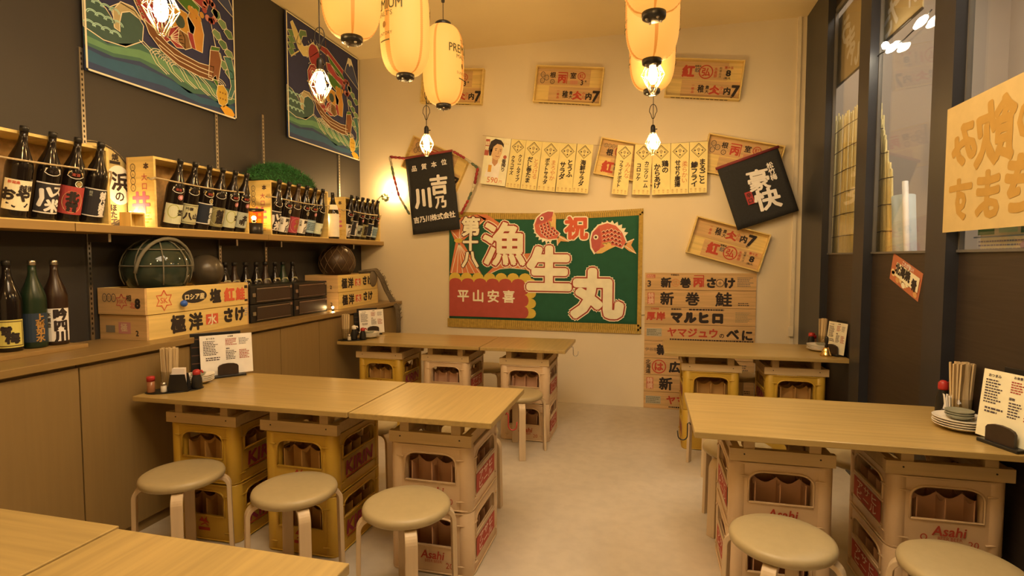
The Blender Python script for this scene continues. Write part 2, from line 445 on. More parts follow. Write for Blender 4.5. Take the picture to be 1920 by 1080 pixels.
# cabinets along the left wall and the worktop over them
def cabinet(y0, y1, doors, label):
    t = thing('base_cabinet', label, 'cabinet', (-2.81, (y0 + y1) / 2, 0))
    o = (2.81, -(y0 + y1) / 2, 0); M = Matrix.Translation(o)
    MB().box((-3.035, y0 + .002, 0), (-2.602, y1 - .002, .9525), M).build('body', M_cab, t)
    for a, b in doors:
        MB().box((-2.602, a + .003, .06), (-2.583, b - .003, .935), M).build('door', M_cab, t, bevel=.002)
cabinet(0.10, 1.02, [(.10, 1.02)], 'plain wooden base cabinet nearest the camera, behind the foreground table')
cabinet(1.02, 1.98, [(1.02, 1.98)], 'plain wooden base cabinet at the left picture edge below three large bottles')
cabinet(1.98, 2.95, [(1.98, 2.95)], 'plain wooden base cabinet touching the left end of the near left table')
cabinet(2.95, 3.91, [(2.95, 3.43), (3.43, 3.91)], 'two-door wooden base cabinet below the black latched cases')
cabinet(3.91, 5.40, [(3.91, 5.12), (5.12, 5.40)], 'wooden base cabinet ending at the back wall below the netted float')
tag(MB().box((-3.035, -.3, .953), (-2.561, 5.405, CTZ)).build('worktop', M_ctop, bevel=.003),
    'long wooden worktop running over all the base cabinets', 'worktop')

# slotted rails and the long shelf
for i, y in enumerate((2.405, 3.37, 3.864, 4.982)):
    m = MB().mat(M_metal).box((-3.04, y - .011, CTZ), (-3.026, y + .011, 2.597)).mat(M_black)
    z = CTZ + .03
    while z < 2.57: m.box((-3.0265, y - .004, z), (-3.0255, y + .004, z + .014)); z += .028
    tag(m.build('shelf_rail'), 'slotted metal shelf rail, %s' %
        ('nearest the camera, behind the round paper fan', 'between the two ship posters, above the six-bottle crate',
         'under the left edge of the farther ship poster', 'closest to the back wall')[i], 'rail', 'slotted shelf rails on the dark wall')
for i, (a, b) in enumerate(((-.2, 2.131), (2.135, 3.557), (3.561, 5.406))):
    t = thing('wall_shelf', ('long wooden wall shelf board holding the four large bottles at the left picture edge',
                             'middle wooden wall shelf board holding the pale crate of six bottles',
                             'wooden wall shelf board reaching the back wall, below the far ship poster')[i], 'shelf', (-2.9, (a + b) / 2, 1.581), group='boards of the long wall shelf')
    MB().box((-.135, a - (a + b) / 2, 0), (.135, b - (a + b) / 2, .041)).build('board', M_shelf, t, bevel=.002)
    for yy in (2.405, 3.37, 3.864, 4.982):
        if a < yy < b:
            MB().box((-.135, yy - (a + b) / 2 - .008, -.045), (.02, yy - (a + b) / 2 + .008, 0)).build('bracket', M_metal, t)

# ================================================================== TABLES, BEER CRATES, STOOLS
CW, CD, CH = 0.388, 0.445, 0.30
def make_crate(kind, label):
    t = thing('beer_crate', label, 'crate')
    mat, inner = (M_kirin, M_innery) if kind == 'kirin' else (M_asahi, M_inner)
    m = MB().mat(mat); w, d, h = CW, CD, CH; th = .012
    for sgn in (-1, 1):
        Mf = Matrix.Translation((0, sgn * d / 2, 0)) @ Matrix.Rotation(PI / 2, 4, 'X') @ Matrix.Translation((0, 0, 0 if sgn > 0 else -th))
        m.plate([(-w / 2 + .02, .006), (w / 2 - .02, .006), (w / 2 - .02, h - .004), (-w / 2 + .02, h - .004)], [arch(-.124, .124, .130, .262, .06)], th, Mf)
        # raised lip round the opening
        a = arch(-.124, .124, .130, .262, .06); a = a + [a[0]]
        m.tube([(x, sgn * (d / 2 + .001), z) for x, z in a], .005, 6)
        Ms = Matrix.Translation((sgn * w / 2, 0, 0)) @ Matrix.Rotation(PI / 2, 4, 'Z') @ Matrix.Rotation(PI / 2, 4, 'X') @ Matrix.Translation((0, 0, -th if sgn > 0 else 0))
        m.plate([(-d / 2 + .02, .006), (d / 2 - .02, .006), (d / 2 - .02, h - .004), (-d / 2 + .02, h - .004)], [arch(-.155, .155, .170, .262, .055)], th, Ms)
        a = arch(-.155, .155, .170, .262, .055); a = a + [a[0]]
        m.tube([(sgn * (w / 2 + .001), y, z) for y, z in a], .005, 6)
        for z in (.05, .155): m.box((sgn * w / 2 - .004, -.16, z), (sgn * w / 2 + .004, .16, z + .008))
        for sy in (-1, 1):
            m.lathe([(.038, 0), (.040, .004), (.040, h - .004), (.036, h)], 14, Matrix.Translation((sgn * (w / 2 - .034), sy * (d / 2 - .034), 0)))
    def rr(e, z):
        p = []; r = .045
        for (cx, cy, a0) in ((1, 1, 0), (-1, 1, 90), (-1, -1, 180), (1, -1, 270)):
            for k in range(5):
                a = math.radians(a0 + 22.5 * k); p.append((cx * (w / 2 - r + e) + r * math.cos(a), cy * (d / 2 - r + e) + r * math.sin(a), z))
        return p
    m.tube(rr(.005, .008), .004, 6, closed=True)
    for z in (.05, .240):
        p = rr(.004, z)
        for q in range(4):
            a = [Vector(v) for v in p[q * 5:q * 5 + 5]]; e0 = (a[0] - a[1]).normalized() * .025; e1 = (a[4] - a[3]).normalized() * .025
            m.tube([a[0] + e0] + a + [a[4] + e1], .004, 6)
    m.tube(rr(.003, .294), .004, 6, closed=True)
    m.box((-w / 2 + .02, -d / 2 + .02, .012), (w / 2 - .02, d / 2 - .02, .02))
    m.build('body', None, t)
    g = MB().mat(inner)
    def scallop(L, n, z0, z1):
        p = [(-L / 2, z0), (L / 2, z0)]; k = n * 6
        for i in range(k + 1): u = i / k; p.append((L / 2 - L * u, z1 - .026 * abs(math.sin(PI * n * u))))
        return p
    for i in range(1, 4):
        x = -w / 2 + w * i / 4; g.plate(scallop(d - .03, 5, .02, .212), [], .004, Matrix.Translation((x, 0, 0)) @ Matrix.Rotation(PI / 2, 4, 'Z') @ Matrix.Rotation(PI / 2, 4, 'X'))
    for i in range(1, 5):
        y = -d / 2 + d * i / 5; g.plate(scallop(w - .03, 4, .02, .212), [], .004, Matrix.Translation((0, y, 0)) @ Matrix.Rotation(PI / 2, 4, 'X'))
    g.build('bottle_divider', None, t)
    R = 'a03018'
    for sgn in (-1, 1):
        F = Flat(.004); S = Flat(.004)
        if kind == 'kirin':
            F.poly([(-.03, .098), (-.012, .122), (0, .106), (.018, .126), (.014, .104), (.034, .09), (.006, .094)], R).rect(-.035, .052, .035, .068, R)
            F.line([(-.02, .078), (.005, .09), (.025, .078)], .006, R)
            S.text('KIRIN', 0, .112, .066, '8a2430', 1, .04, 0, 1.15, .12).rect(-.13, .062, .13, .069, R).frame(-.165, .055, .165, .160, .003, 'c08a2a')
        else:
            F.text('Asahi', .01, .090, .038, R, 1, .02, 0, .95, .15).text('BEER', -.008, .060, .013, R, 1, .004).text('BEER', .036, .060, .013, R, 1, .004).text('20', .092, .046, .026, R, 1, .012)
            F.ring(-.075, .060, .010, .011, .004, R)
            S.rect(-.15, .062, .15, .152, 'a83a24').text('アサヒ', -.0, .128, .040, 'e0b080', 1, .02, 0, 1.8).text('ビール', 0, .086, .040, 'e0b080', 1, .02, 0, 1.8)
        f = F.build('front_lettering', t); f.matrix_local = Matrix.Translation((0, sgn * CD / 2, 0)) @ Matrix.Rotation(0 if sgn < 0 else PI, 4, 'Z') @ Matrix.Rotation(PI / 2, 4, 'X')
        s = S.build('side_lettering', t); s.matrix_local = Matrix.Translation((sgn * CW / 2, 0, 0)) @ Matrix.Rotation(PI / 2 if sgn > 0 else -PI / 2, 4, 'Z') @ Matrix.Rotation(PI / 2, 4, 'X')
    return t
PROTO = {}
def crate_at(kind, x, y, z, label):
    if kind not in PROTO:
        t = make_crate(kind, label); PROTO[kind] = t; t.location = (x, y, z)
    else: t = copy_tree(PROTO[kind], label, (x, y, z), 0)
    t['group'] = 'beer crates carrying the tables'
def stack(kind, x, y, where):
    col = 'yellow' if kind == 'kirin' else 'cream'
    crate_at(kind, x, y, 0, '%s beer crate, lower one %s' % (col, where))
    crate_at(kind, x, y, CH + .001, '%s beer crate, upper one %s' % (col, where))

def table(x0, x1, y0, y1, stacks, label, grain='x', rail_w=None):
    cx, cy = (x0 + x1) / 2, (y0 + y1) / 2
    t = thing('table', label, 'table', (cx, cy, 0))
    w, d = x1 - x0, y1 - y0
    MB().box((-w / 2, -d / 2, TT - .026), (w / 2, d / 2, TT)).build('tabletop', M_pine if grain == 'x' else M_piney, t, bevel=.003)
    for sx, sy, rw, rd in stacks:
        m = MB(); ox, oy = sx - cx, sy - cy; z0 = 2 * CH + .003; z1 = z0 + .052; th = .03
        m.box((ox - rw / 2, oy - rd / 2, z0), (ox + rw / 2, oy - rd / 2 + th, z1)); m.box((ox - rw / 2, oy + rd / 2 - th, z0), (ox + rw / 2, oy + rd / 2, z1))
        m.box((ox - rw / 2 + .012, oy - rd / 2 + th, z0), (ox - rw / 2 + .012 + th, oy + rd / 2 - th, z1)); m.box((ox + rw / 2 - .012 - th, oy - rd / 2 + th, z0), (ox + rw / 2 - .012, oy + rd / 2 - th, z1))
        m.mat(M_black)
        for s in (-.36, .36): m.cyl((ox + s * rw, oy - rd / 2 + .001, z0 + .03), (ox + s * rw, oy - rd / 2 - .0015, z0 + .03), .0035, 8)
        m.mats = [M_rail, M_black]; m.mi = [1 if i >= len(m.mi) - 2 * (8 + 2) else 0 for i in range(len(m.mi))]
        m.build('rail_frame', None, t, bevel=0)
        for a in (-1, 1):
            for b in (-1, 1):
                px, py = ox + a * (rw / 2 - .075), oy + b * (rd / 2 - .035)
                MB().box((px - .022, py - .03, z1), (px + .022, py + .03, TT - .026)).build('leg', M_rail, t)
    return t
yn = 2.29 + CD / 2
table(-2.545, -1.327, 2.212, 2.848, [(-2.20, yn, .425, .46), (-1.635, yn, .425, .46)], 'long pine tabletop of the near left table, on two yellow crate stacks')
table(-1.318, -0.642, 2.212, 2.848, [(-0.955, yn, .40, .46)], 'short square pine tabletop at the aisle end of the near left table', 'y')
yf = 4.18 + CD / 2
table(-2.545, -1.292, 4.105, 4.715, [(-2.195, yf, .425, .46), (-1.604, yf, .41, .46)], 'long pine tabletop of the far left table, below the fishing banner')
table(-1.284, -0.606, 4.105, 4.715, [(-0.943, yf, .40, .46)], 'short pine tabletop at the aisle end of the far left table', 'y')
yr = 2.42 + CD / 2
table(0.189, 1.368, 2.304, 2.977, [(0.541, yr, .40, .46), (1.132, yr, .43, .46)], 'pine table at the right picture edge in front of the paper sign window')
yq = 4.29 + CD / 2
table(0.123, 1.368, 4.21, 4.87, [(0.462, yq, .425, .46), (1.04, yq, .425, .46)], 'pine table in the far right corner with a brass hand bell')
table(-2.545, -1.345, 0.47, 1.118, [(-2.2, .80, .42, .46), (-1.62, .80, .42, .46)], 'foreground table at the bottom left, left top with sideways grain')
table(-1.336, -0.662, 0.46, 1.105, [(-0.97, .80, .40, .46)], 'foreground tabletop at the bottom left, aisle end with lengthwise grain', 'y')
stack('kirin', -2.20, yn, 'at the cabinet end of the near left table')
stack('kirin', -1.635, yn, 'in the middle under the near left table')
stack('asahi', -0.955, yn, 'at the aisle end of the near left table')
stack('kirin', -2.195, yf, 'at the cabinet end of the far left table')
stack('asahi', -1.604, yf, 'in the middle under the far left table')
stack('asahi', -0.943, yf, 'at the aisle end of the far left table')
stack('asahi', 0.541, yr, 'at the aisle end of the near right table')
stack('asahi', 1.132, yr, 'at the window end of the near right table')
stack('kirin', 0.462, yq, 'at the aisle end of the far right table')
stack('kirin', 1.04, yq, 'at the window end of the far right table')
stack('asahi', -2.2, .80, 'at the cabinet end of the foreground table')
stack('asahi', -1.62, .80, 'in the middle of the foreground table')
stack('asahi', -0.97, .80, 'at the aisle end of the foreground table')

def make_stool(label):
    t = thing('stool', label, 'stool'); R = .180
    MB().lathe([(.001, .408), (R - .012, .408), (R - .002, .416), (R, .428), (R - .004, .440), (R - .016, .447), (R - .05, .4495), (.001, .450)], 48).build('seat', M_seat, t)
    for k in range(4):
        a = PI / 4 + k * PI / 2; u = Vector((math.cos(a), math.sin(a), 0)); s = Vector((-u.y, u.x, 0)); pts = []
        for r, z in ((.03, .399), (.10, .399), (.145, .399)): pts.append(u * r + Vector((0, 0, z)))
        for i in range(1, 9):
            b = PI / 2 * i / 8; pts.append(u * (.145 + .048 * math.sin(b)) + Vector((0, 0, .351 + .048 * math.cos(b))))
        pts.append(u * .196 + Vector((0, 0, .18))); pts.append(u * .200 + Vector((0, 0, .0)))
        MB().ribbon(pts, s, .048, .019).build('leg', M_leg, t, bevel=.003)
    return t
ST = [(-2.115, 2.08, -.13, 'cream round stool nearest the cabinets, in front of the near left table'),
      (-1.50, 2.065, .02, 'cream round stool in front of the near left table, middle of three'),
      (-0.955, 2.04, 1.30, 'cream round stool by the aisle, in front of the near left cream crates'),
      (0.482, 2.12, .36, 'cream round stool in front of the near right table, at its aisle end'),
      (1.01, 2.05, .30, 'cream round stool at the bottom right corner, cut by the picture edge'),
      (0.475, 2.99 + .10, .0, 'cream round stool behind the aisle end of the near right table'),
      (1.06, 3.10, .5, 'cream round stool behind the near right table, window side'),
      (0.47, 3.93, .3, 'cream round stool mostly hidden behind the near right tabletop, one leg showing'),
      (-1.66, 3.0, .4, 'cream round stool behind the near left table, seen through the gap between crates'),
      (-1.02, 3.02, .75, 'cream round stool tucked behind the aisle end of the near left table'),
      (-0.93, 3.94, 1.15, 'cream round stool in front of the far left table beside the aisle'),
      (-1.46, 4.86, .2, 'cream round stool behind the far left table, seen between the cream crates'),
      (0.74, 5.03, .4, 'cream round stool behind the far right table against the salmon-crate boards')]
for i, (x, y, r, lb) in enumerate(ST):
    if i == 0: stool0 = make_stool(lb); stool0.location = (x, y, 0); stool0.rotation_euler = (0, 0, r); stool0['group'] = 'round cream stools'
    else: copy_tree(stool0, lb, (x, y, 0), r)
# bag hooks on the table edges
def hook(x, y, rz, label, mat):
    t = MB().tube([(0, 0, .0), (0.004, 0, .01), (.012, 0, .004), (.012, 0, -.05)] + [(.012 + .020 * (1 - math.cos(a)), 0, -.05 - .02 * math.sin(a)) for a in (.4, .8, 1.2, 1.6, 2.0, 2.4, 2.8)] + [(.054, 0, -.03)], .0028, 6).build('bag_hook', mat)
    t.location = (x, y, TT - .03); t.rotation_euler = (0, 0, rz)
    tag(t, label, 'hook', 'wire bag hooks under the table edges')
hook(-.640, 2.45, 0, 'red wire bag hook at the aisle end of the near left table', M_red)
hook(-.604, 4.45, 0, 'thin wire bag hook at the aisle end of the far left table', M_metal)
hook(.187, 2.50, PI, 'dark wire bag hook at the aisle end of the near right table', M_black)
hook(-1.40, 2.60, 0, 'red wire bag hook under the seam of the near left tabletops', M_red)

# ================================================================== ON THE BACK WALL
def bw(u, v, off=.02): p = onY(u, v, YB - off); return p.x, p.z
RED, BLK, INK = 'b03a22', '2a1c14', '33231a'
CRM = 'f0d29a'

# ---- shallow wooden fish-box trays with stencilled bottoms
def tray_print(F, kind):
    # x -.33..+.33, y -.175..+.175
    def rowA(y):      # stamped rings, ne-muro, red crest, 3
        for a, b in ((-.265, .03), (-.265, -.028), (-.225, 0)): F.ring(a, y + b, .020, .024, .006, '5a4632'); F.text('巳', a, y + b, .022, '5a4632', 1, .01)
        F.text('根', -.165, y + .028, .055, BLK, 1, .03).ring(-.165, y - .035, .020, .020, .006, '4a3626').text('田', -.165, y - .035, .018, '4a3626', 1, .01)
        F.rect(-.115, y + .048, -.02, y + .058, RED).rect(-.028, y - .05, -.02, y + .058, RED).text('丙', -.072, y - .004, .080, RED, 1, .05)
        F.text('室', .035, y + .028, .058, BLK, 1, .03).ring(.115, y + .026, .034, .034, .007, RED).text('紅', .115, y + .026, .040, RED, 1, .02)
        F.rect(.01, y - .055, .085, y - .018, 'c0764a').text('3', .125, y - .035, .045, BLK, 1, .03).text('尾', .16, y - .022, .018, BLK, 1, .02)
    def rowB(y, dx=0):  # wakka-nai, red roof crest, 7
        F.vtext('一級品', -.155 + dx, y + .035, .024, RED, 1, .02, 1.25)
        F.text('稚', -.085 + dx, y + .005, .068, BLK, 1, .03, 0, .8).vtext('貴大', -.03 + dx, y + .02, .034, BLK, 1, .02, 1.1)
        F.text('仌', .035 + dx, y, .080, RED, 1, .05, 0, 1.1).text('金', .035 + dx, y - .01, .040, RED, 2, .02)
        F.vtext('小川', .095 + dx, y + .018, .034, RED, 1, .02, 1.1).text('内', .145 + dx, y - .005, .062, BLK, 1, .05)
        F.text('7', .215 + dx, y, .095, BLK, 1, .045).text('尾', .19 + dx, y - .06, .018, BLK, 1, .02)
    def rowC(y, dx=0):  # beni, hiro in a ring, 8
        F.text('紅', -.165 + dx, y, .100, RED, 1, .06).text('塩蔵品', -.085 + dx, y + .05, .018, BLK, 1, .02).text('紋', -.085 + dx, y + .015, .045, '5a5040', 1, .02)
        F.ring(-.01 + dx, y, .058, .058, .010, RED).text('弘', -.01 + dx, y, .075, RED, 1, .03)
        F.vtext('水産部', .075 + dx, y + .03, .028, RED, 1, .02, 1.1).vtext('船凍北洋', .115 + dx, y + .038, .022, INK, 1, .01, 1.15)
        F.text('第十五', .185 + dx, y + .045, .024, RED, 1, .02).text('8', .185 + dx, y - .003, .05, BLK, 1, .05, 0, 1.2).text('(株)丸', .18 + dx, y - .048, .02, BLK, 1, .02)
    if kind == 'AB': rowA(.072); rowB(-.085, .06)
    elif kind == 'D':
        for i in range(3): F.ring(-.275 + .036 * i, .115, .015, .018, .004, '5a4632').text('巳', -.275 + .036 * i, .115, .016, '5a4632', 1, .01)
        F.text('根', -.225, .055, .062, BLK, 1, .04).ring(-.135, .075, .040, .046, .008, RED).text('紅', -.135, .075, .05, RED, 1, .02)
        F.text('紅', -.215, -.085, .105, RED, 1, .06).text('塩蔵', -.135, -.05, .022, BLK, 1, .03).text('紋', -.135, -.085, .04, '5a5040', 1, .02)
    elif kind == 'CB': rowC(.072, .02); rowB(-.085, .07)
    else: rowB(.082, -.02); rowC(-.075, .06)
def wood_tray(c, ang, kind, label, w=.66, h=.35, off=.002):
    t = thing('fish_box_tray', label, 'wooden box', M=wallM((c[0], YB - off, c[1]), 'back', math.radians(ang)), group='shallow wooden fish boxes on the back wall')
    D, th = .062, .012
    b = MB(); b.box((-w / 2 + th, -h / 2 + th, 0), (w / 2 - th, h / 2 - th, .008))
    b.build('base_board', M_box, t)
    # the stencilled slats are browner planks let into the pale base
    S = []
    if kind in ('AB', 'CB'): S = [((-w / 2 + th + .002, .004, .008), (w / 2 - .13, h / 2 - th - .002, .012)), ((-w / 2 + .14, -h / 2 + th + .002, .008), (w / 2 - th - .002, -.006, .012))]
    else: S = [((-w / 2 + th + .002, .004, .008), (w / 2 - .14, h / 2 - th - .002, .012)), ((-w / 2 + .13, -h / 2 + th + .002, .008), (w / 2 - th - .002, -.006, .012))]
    for a, b in S: MB().box(a, b).build('slat', M_boxd, t)
    f = MB()
    f.box((-w / 2, h / 2 - th, 0), (w / 2, h / 2, D)); f.box((-w / 2, -h / 2, 0), (w / 2, -h / 2 + th, D))
    f.box((-w / 2, -h / 2 + th, 0), (-w / 2 + th, h / 2 - th, D)); f.box((w / 2 - th, -h / 2 + th, 0), (w / 2, h / 2 - th, D))
    f.build('rim', M_box, t, bevel=.0015)
    F = Flat(.0128); tray_print(F, kind); F.build('lettering', t)
    E_ = Flat(.001); E_.lines_of_print(-w / 2 + .06, .014, w / 2 - .06, .05, 1, INK, 1, .6)
    e = E_.build('edge_lettering', t); e.matrix_local = Matrix.Translation((0, -h / 2, 0)) @ Matrix.Rotation(PI / 2, 4, 'X')
    return t
wood_tray((-1.965, 3.19), -5.0, 'AB', 'shallow wooden fish box high on the back wall, half hidden behind the hanging lanterns')
wood_tray((-.778, 3.112), -6.5, 'AB', 'shallow wooden fish box high on the back wall, alone between the two lantern rows')
wood_tray((.465, 3.075), -7.0, 'CB', 'shallow wooden fish box high on the back wall behind the right lanterns, 8 above 7')
wood_tray((.697, 1.578), -16.0, 'BC', 'tilted shallow wooden fish box below the tilted black banner, 7 printed above 8')
wood_tray((-2.16, 2.42), -25.0, 'AB', 'steeply tilted shallow wooden fish box behind the black hanging banner beside the shelf')
wood_tray((-.17, 2.355), -13.0, 'D', 'tilted shallow wooden fish box behind the gap between the two rows of menu strips')
wood_tray((.80, 2.34), -13.0, 'AB', 'tilted shallow wooden fish box partly covered by the square black banner')

# ---- black hanging banners
def cloth_sheet(w, h, nx, ny, amp, sag=0.0):
    m = MB(); vs = []; fs = []
    for j in range(ny + 1):
        for i in range(nx + 1):
            u, v = i / nx, j / ny
            vs.append(((u - .5) * w, -v * h + (sag * math.sin(PI * u) if j == 0 else 0), amp * math.sin(u * 9 + v * 2) * (0.3 + v)))
    n = nx + 1
    for j in range(ny):
        for i in range(nx): fs.append((j * n + i, j * n + n + i, j * n + n + i + 1, j * n + i + 1))
    m.add(vs, fs, None, True)
    return m
def thick(o, t): s = o.modifiers.new('solidify', 'SOLIDIFY'); s.thickness = t; s.offset = -1; return o
t = thing('cloth_banner', 'black cloth banner hanging left of the fishing banner from a red and white twisted cord', 'banner', M=wallM((-2.213, YB - .085, 2.50), 'back', math.radians(6.0)))
thick(cloth_sheet(.515, .79, 12, 12, .004).build('cloth', M_cloth, t), .003)
MB().cyl((-.265, .008, 0), (.265, .008, 0), .012, 10).build('rod_sleeve', paint('8a3428'), t)
F = Flat(.010); W = 'e8cfa0'
F.text('品', -.165, -.115, .058, W, 1, .03, -.03).text('質', -.055, -.110, .058, W, 1, .03, -.03).text('本', .055, -.104, .058, W, 1, .03).text('位', .165, -.095, .058, W, 1, .03)
F.text('吉', .085, -.315, .19, W, 1, .04, -.02).text('乃', .085, -.490, .125, W, 1, .04).text('川', -.105, -.425, .20, W, 1, .05, -.02, .9)
for i, c in enumerate('吉乃川株式会社'): F.text(c, -.20 + i * .066, -.645 + .002 * i, .062, W, 1, .035)
F.build('lettering', t)
def twist(pts, label):
    m = MB(); n = len(pts)
    for i in range(n - 1):
        a, b = Vector(pts[i]), Vector(pts[i + 1]); q = i // 2
        m.mat(paint(('9a2c22', '8a2a22', 'c0a070', '5a5a3a')[q % 4] if i > 3 else '96302a')); m.tube([a, a.lerp(b, .5), b], [.011, .016, .010] if i % 2 else [.010, .015, .011], 6)
    return m.build('twisted_cord')
def wpts(lst, off=.05, sub=4):
    out = []
    for (a, b) in zip(lst[:-1], lst[1:]):
        for i in range(sub):
            f = i / sub; p = onY(a[0] + (b[0] - a[0]) * f, a[1] + (b[1] - a[1]) * f, YB - off); out.append(p)
    out.append(onY(*lst[-1], YB - off)); return out
def cord_thing(lst, label):
    tag(twist(wpts(lst, .082), label), label, 'cord', 'red and white twisted cords beside the black banner')
cord_thing([(760, 297), (731, 294), (738, 330), (748, 368), (768, 402)], 'red and white twisted cord looping down on the left of the black banner')
cord_thing([(850, 284), (872, 297), (896, 315), (890, 345), (878, 375), (864, 402)], 'red and white twisted cord looping down on the right of the black banner')

t = thing('cloth_banner', 'tilted square black cloth banner near the right wall with red hem and red seal', 'banner', M=wallM((.84, YB - .085, 2.335), 'back', math.radians(18.5)))
thick(cloth_sheet(.53, .585, 12, 10, .004).build('cloth', M_cloth, t), .003)
MB().cyl((-.275, .006, 0), (.275, .006, 0), .013, 10).build('rod_sleeve', paint('7a2a24'), t)
F = Flat(.012); W2 = 'f4e2b8'
F.text('豪', .03, -.215, .185, W2, 1, .026, -.10).text('快', .05, -.40, .185, W2, 1, .035, -.06, 1.1).vtext('松竹梅', .155, -.125, .052, W2, 1, .035, 1.05)
F.rect(-.115, -.40, -.055, -.285, 'a03028').vtext('辛口', -.085, -.318, .042, '3a2018', 2, .03, 1.2).build('lettering', t)

# ---- the big fishing banner
BX0, BZ1 = bw(843, 398, .02); BX1, BZ0 = bw(1208, 618, .02)
def bmap(x, y):   # drawing units 70..1170 across, 85..745 down
    u = (x - 70) / 1100; v = (y - 85) / 660
    return (u - .5) * BWD, -v * BHT
BWD, BHT = 1.94, 1.155
t = thing('fishing_banner', 'large green fishing banner with two red sea bream and gold fringe on the back wall', 'banner', M=wallM((-1.045, YB - .012, 1.905), 'back', math.radians(-.3)))
thick(cloth_sheet(BWD, BHT, 24, 10, .0035, -.03).build('cloth', paint('1d4a2c', .85), t), .003)
m = MB()
for i in range(97):
    u = i / 96; x = (u - .5) * (BWD + .02); m.box((x - .009, -.045 - .03 * math.sin(PI * u), -.002), (x + .009, .018 - .03 * math.sin(PI * u), .0045 + .001 * (i % 2)))
    m.box((x - .009, -BHT - .028, -.002), (x + .009, -BHT + .062, .0045 + .001 * (i % 2)))
for i in range(56): y = -.02 - i * (BHT - .03) / 55; m.box((BWD / 2 - .022, y - .010, -.002), (BWD / 2 + .018, y + .010, .0045 + .001 * (i % 2)))
m.build('fringe', pbr('gold_fringe', alb('a87a2c', .95), .7, var=.15, scale=40), t)
F = Flat(.0062, map=bmap); F.mu = 1100 / BWD
OR, YL, RD, GC = 'c86a3a', 'c99a34', 'a8402e', 'ecc890'
# folded noshi bundle on the left
F.poly([(75, 440), (112, 250), (150, 250), (270, 440)], OR); F.poly([(75, 180), (105, 245), (160, 245), (300, 120), (240, 95), (150, 110)], OR)
F.poly([(70, 160), (100, 250), (75, 290)], '1d4a2c', 1)
for a in ((85, 440), (120, 440), (155, 440), (190, 440), (228, 440), (262, 440)): F.line([a, (130, 262)], 3.5 / 1100 * BWD, GC, 1)
for a in ((85, 190), (140, 130), (200, 100), (285, 130)): F.line([a, (132, 240)], 3.5 / 1100 * BWD, GC, 1)
F.ell(130, 247, 28, 13, YL, 2)
F.poly([(300, 440), (420, 330), (560, 320), (545, 350), (575, 385), (545, 400), (565, 440), (400, 405), (320, 440)], OR, 0)
F.poly([(430, 180), (300, 95), (240, 95), (380, 200)], OR, 0)
F.poly([(320, 440), (420, 405), (530, 412), (575, 440)], '1d4a2c', 1)
F.line([(320, 440), (380, 412), (440, 405), (530, 412)], 4 / 1100 * BWD, GC, 2)
# cloud panel with the owner's line
def scal(x0, y0, x1, y1, n1, n2, r):
    p = [(x0, y1), (x0, y0)]
    for i in range(n1):
        cx = x0 + (x1 - x0) * (i + .5) / n1; w = (x1 - x0) / n1 / 2
        for k in range(7): a = PI - PI * k / 6; p.append((cx + w * math.cos(a), y0 - r * math.sin(a)))
    for i in range(n2):
        cy = y0 + (y1 - y0) * (i + .5) / n2; w = (y1 - y0) / n2 / 2
        for k in range(7): a = -PI / 2 + PI * k / 6; p.append((x1 + r * math.cos(a), cy + w * math.sin(a)))
    return p
F.poly(scal(72, 465, 565, 695, 7, 4, 30), YL, 2); F.poly(scal(72, 492, 528, 695, 6, 3, 24), RD, 3)
for i, c in enumerate('平山安喜'): F.text(c, 158 + i * 92, 572, .125, GC, 4, .03)
for i, c in enumerate('第十八'): F.otext(c, 205 - i * 2, 165 + i * 95, (.19, .16, .17)[i], GC, '4a2418', None, 4, .04, .085)
F.otext('漁', 405, 268, .43, 'ebc48e', '94301e', GC, 6, .030, .058, .078)
F.otext('生', 668, 410, .43, 'ebc48e', '94301e', GC, 6, .050, .078, .098)
F.otext('丸', 938, 545, .46, 'ebc48e', '94301e', GC, 6, .055, .083, .103)
F.otext('祝', 820, 178, .215, 'c8502c', GC, None, 4, .045, .10)
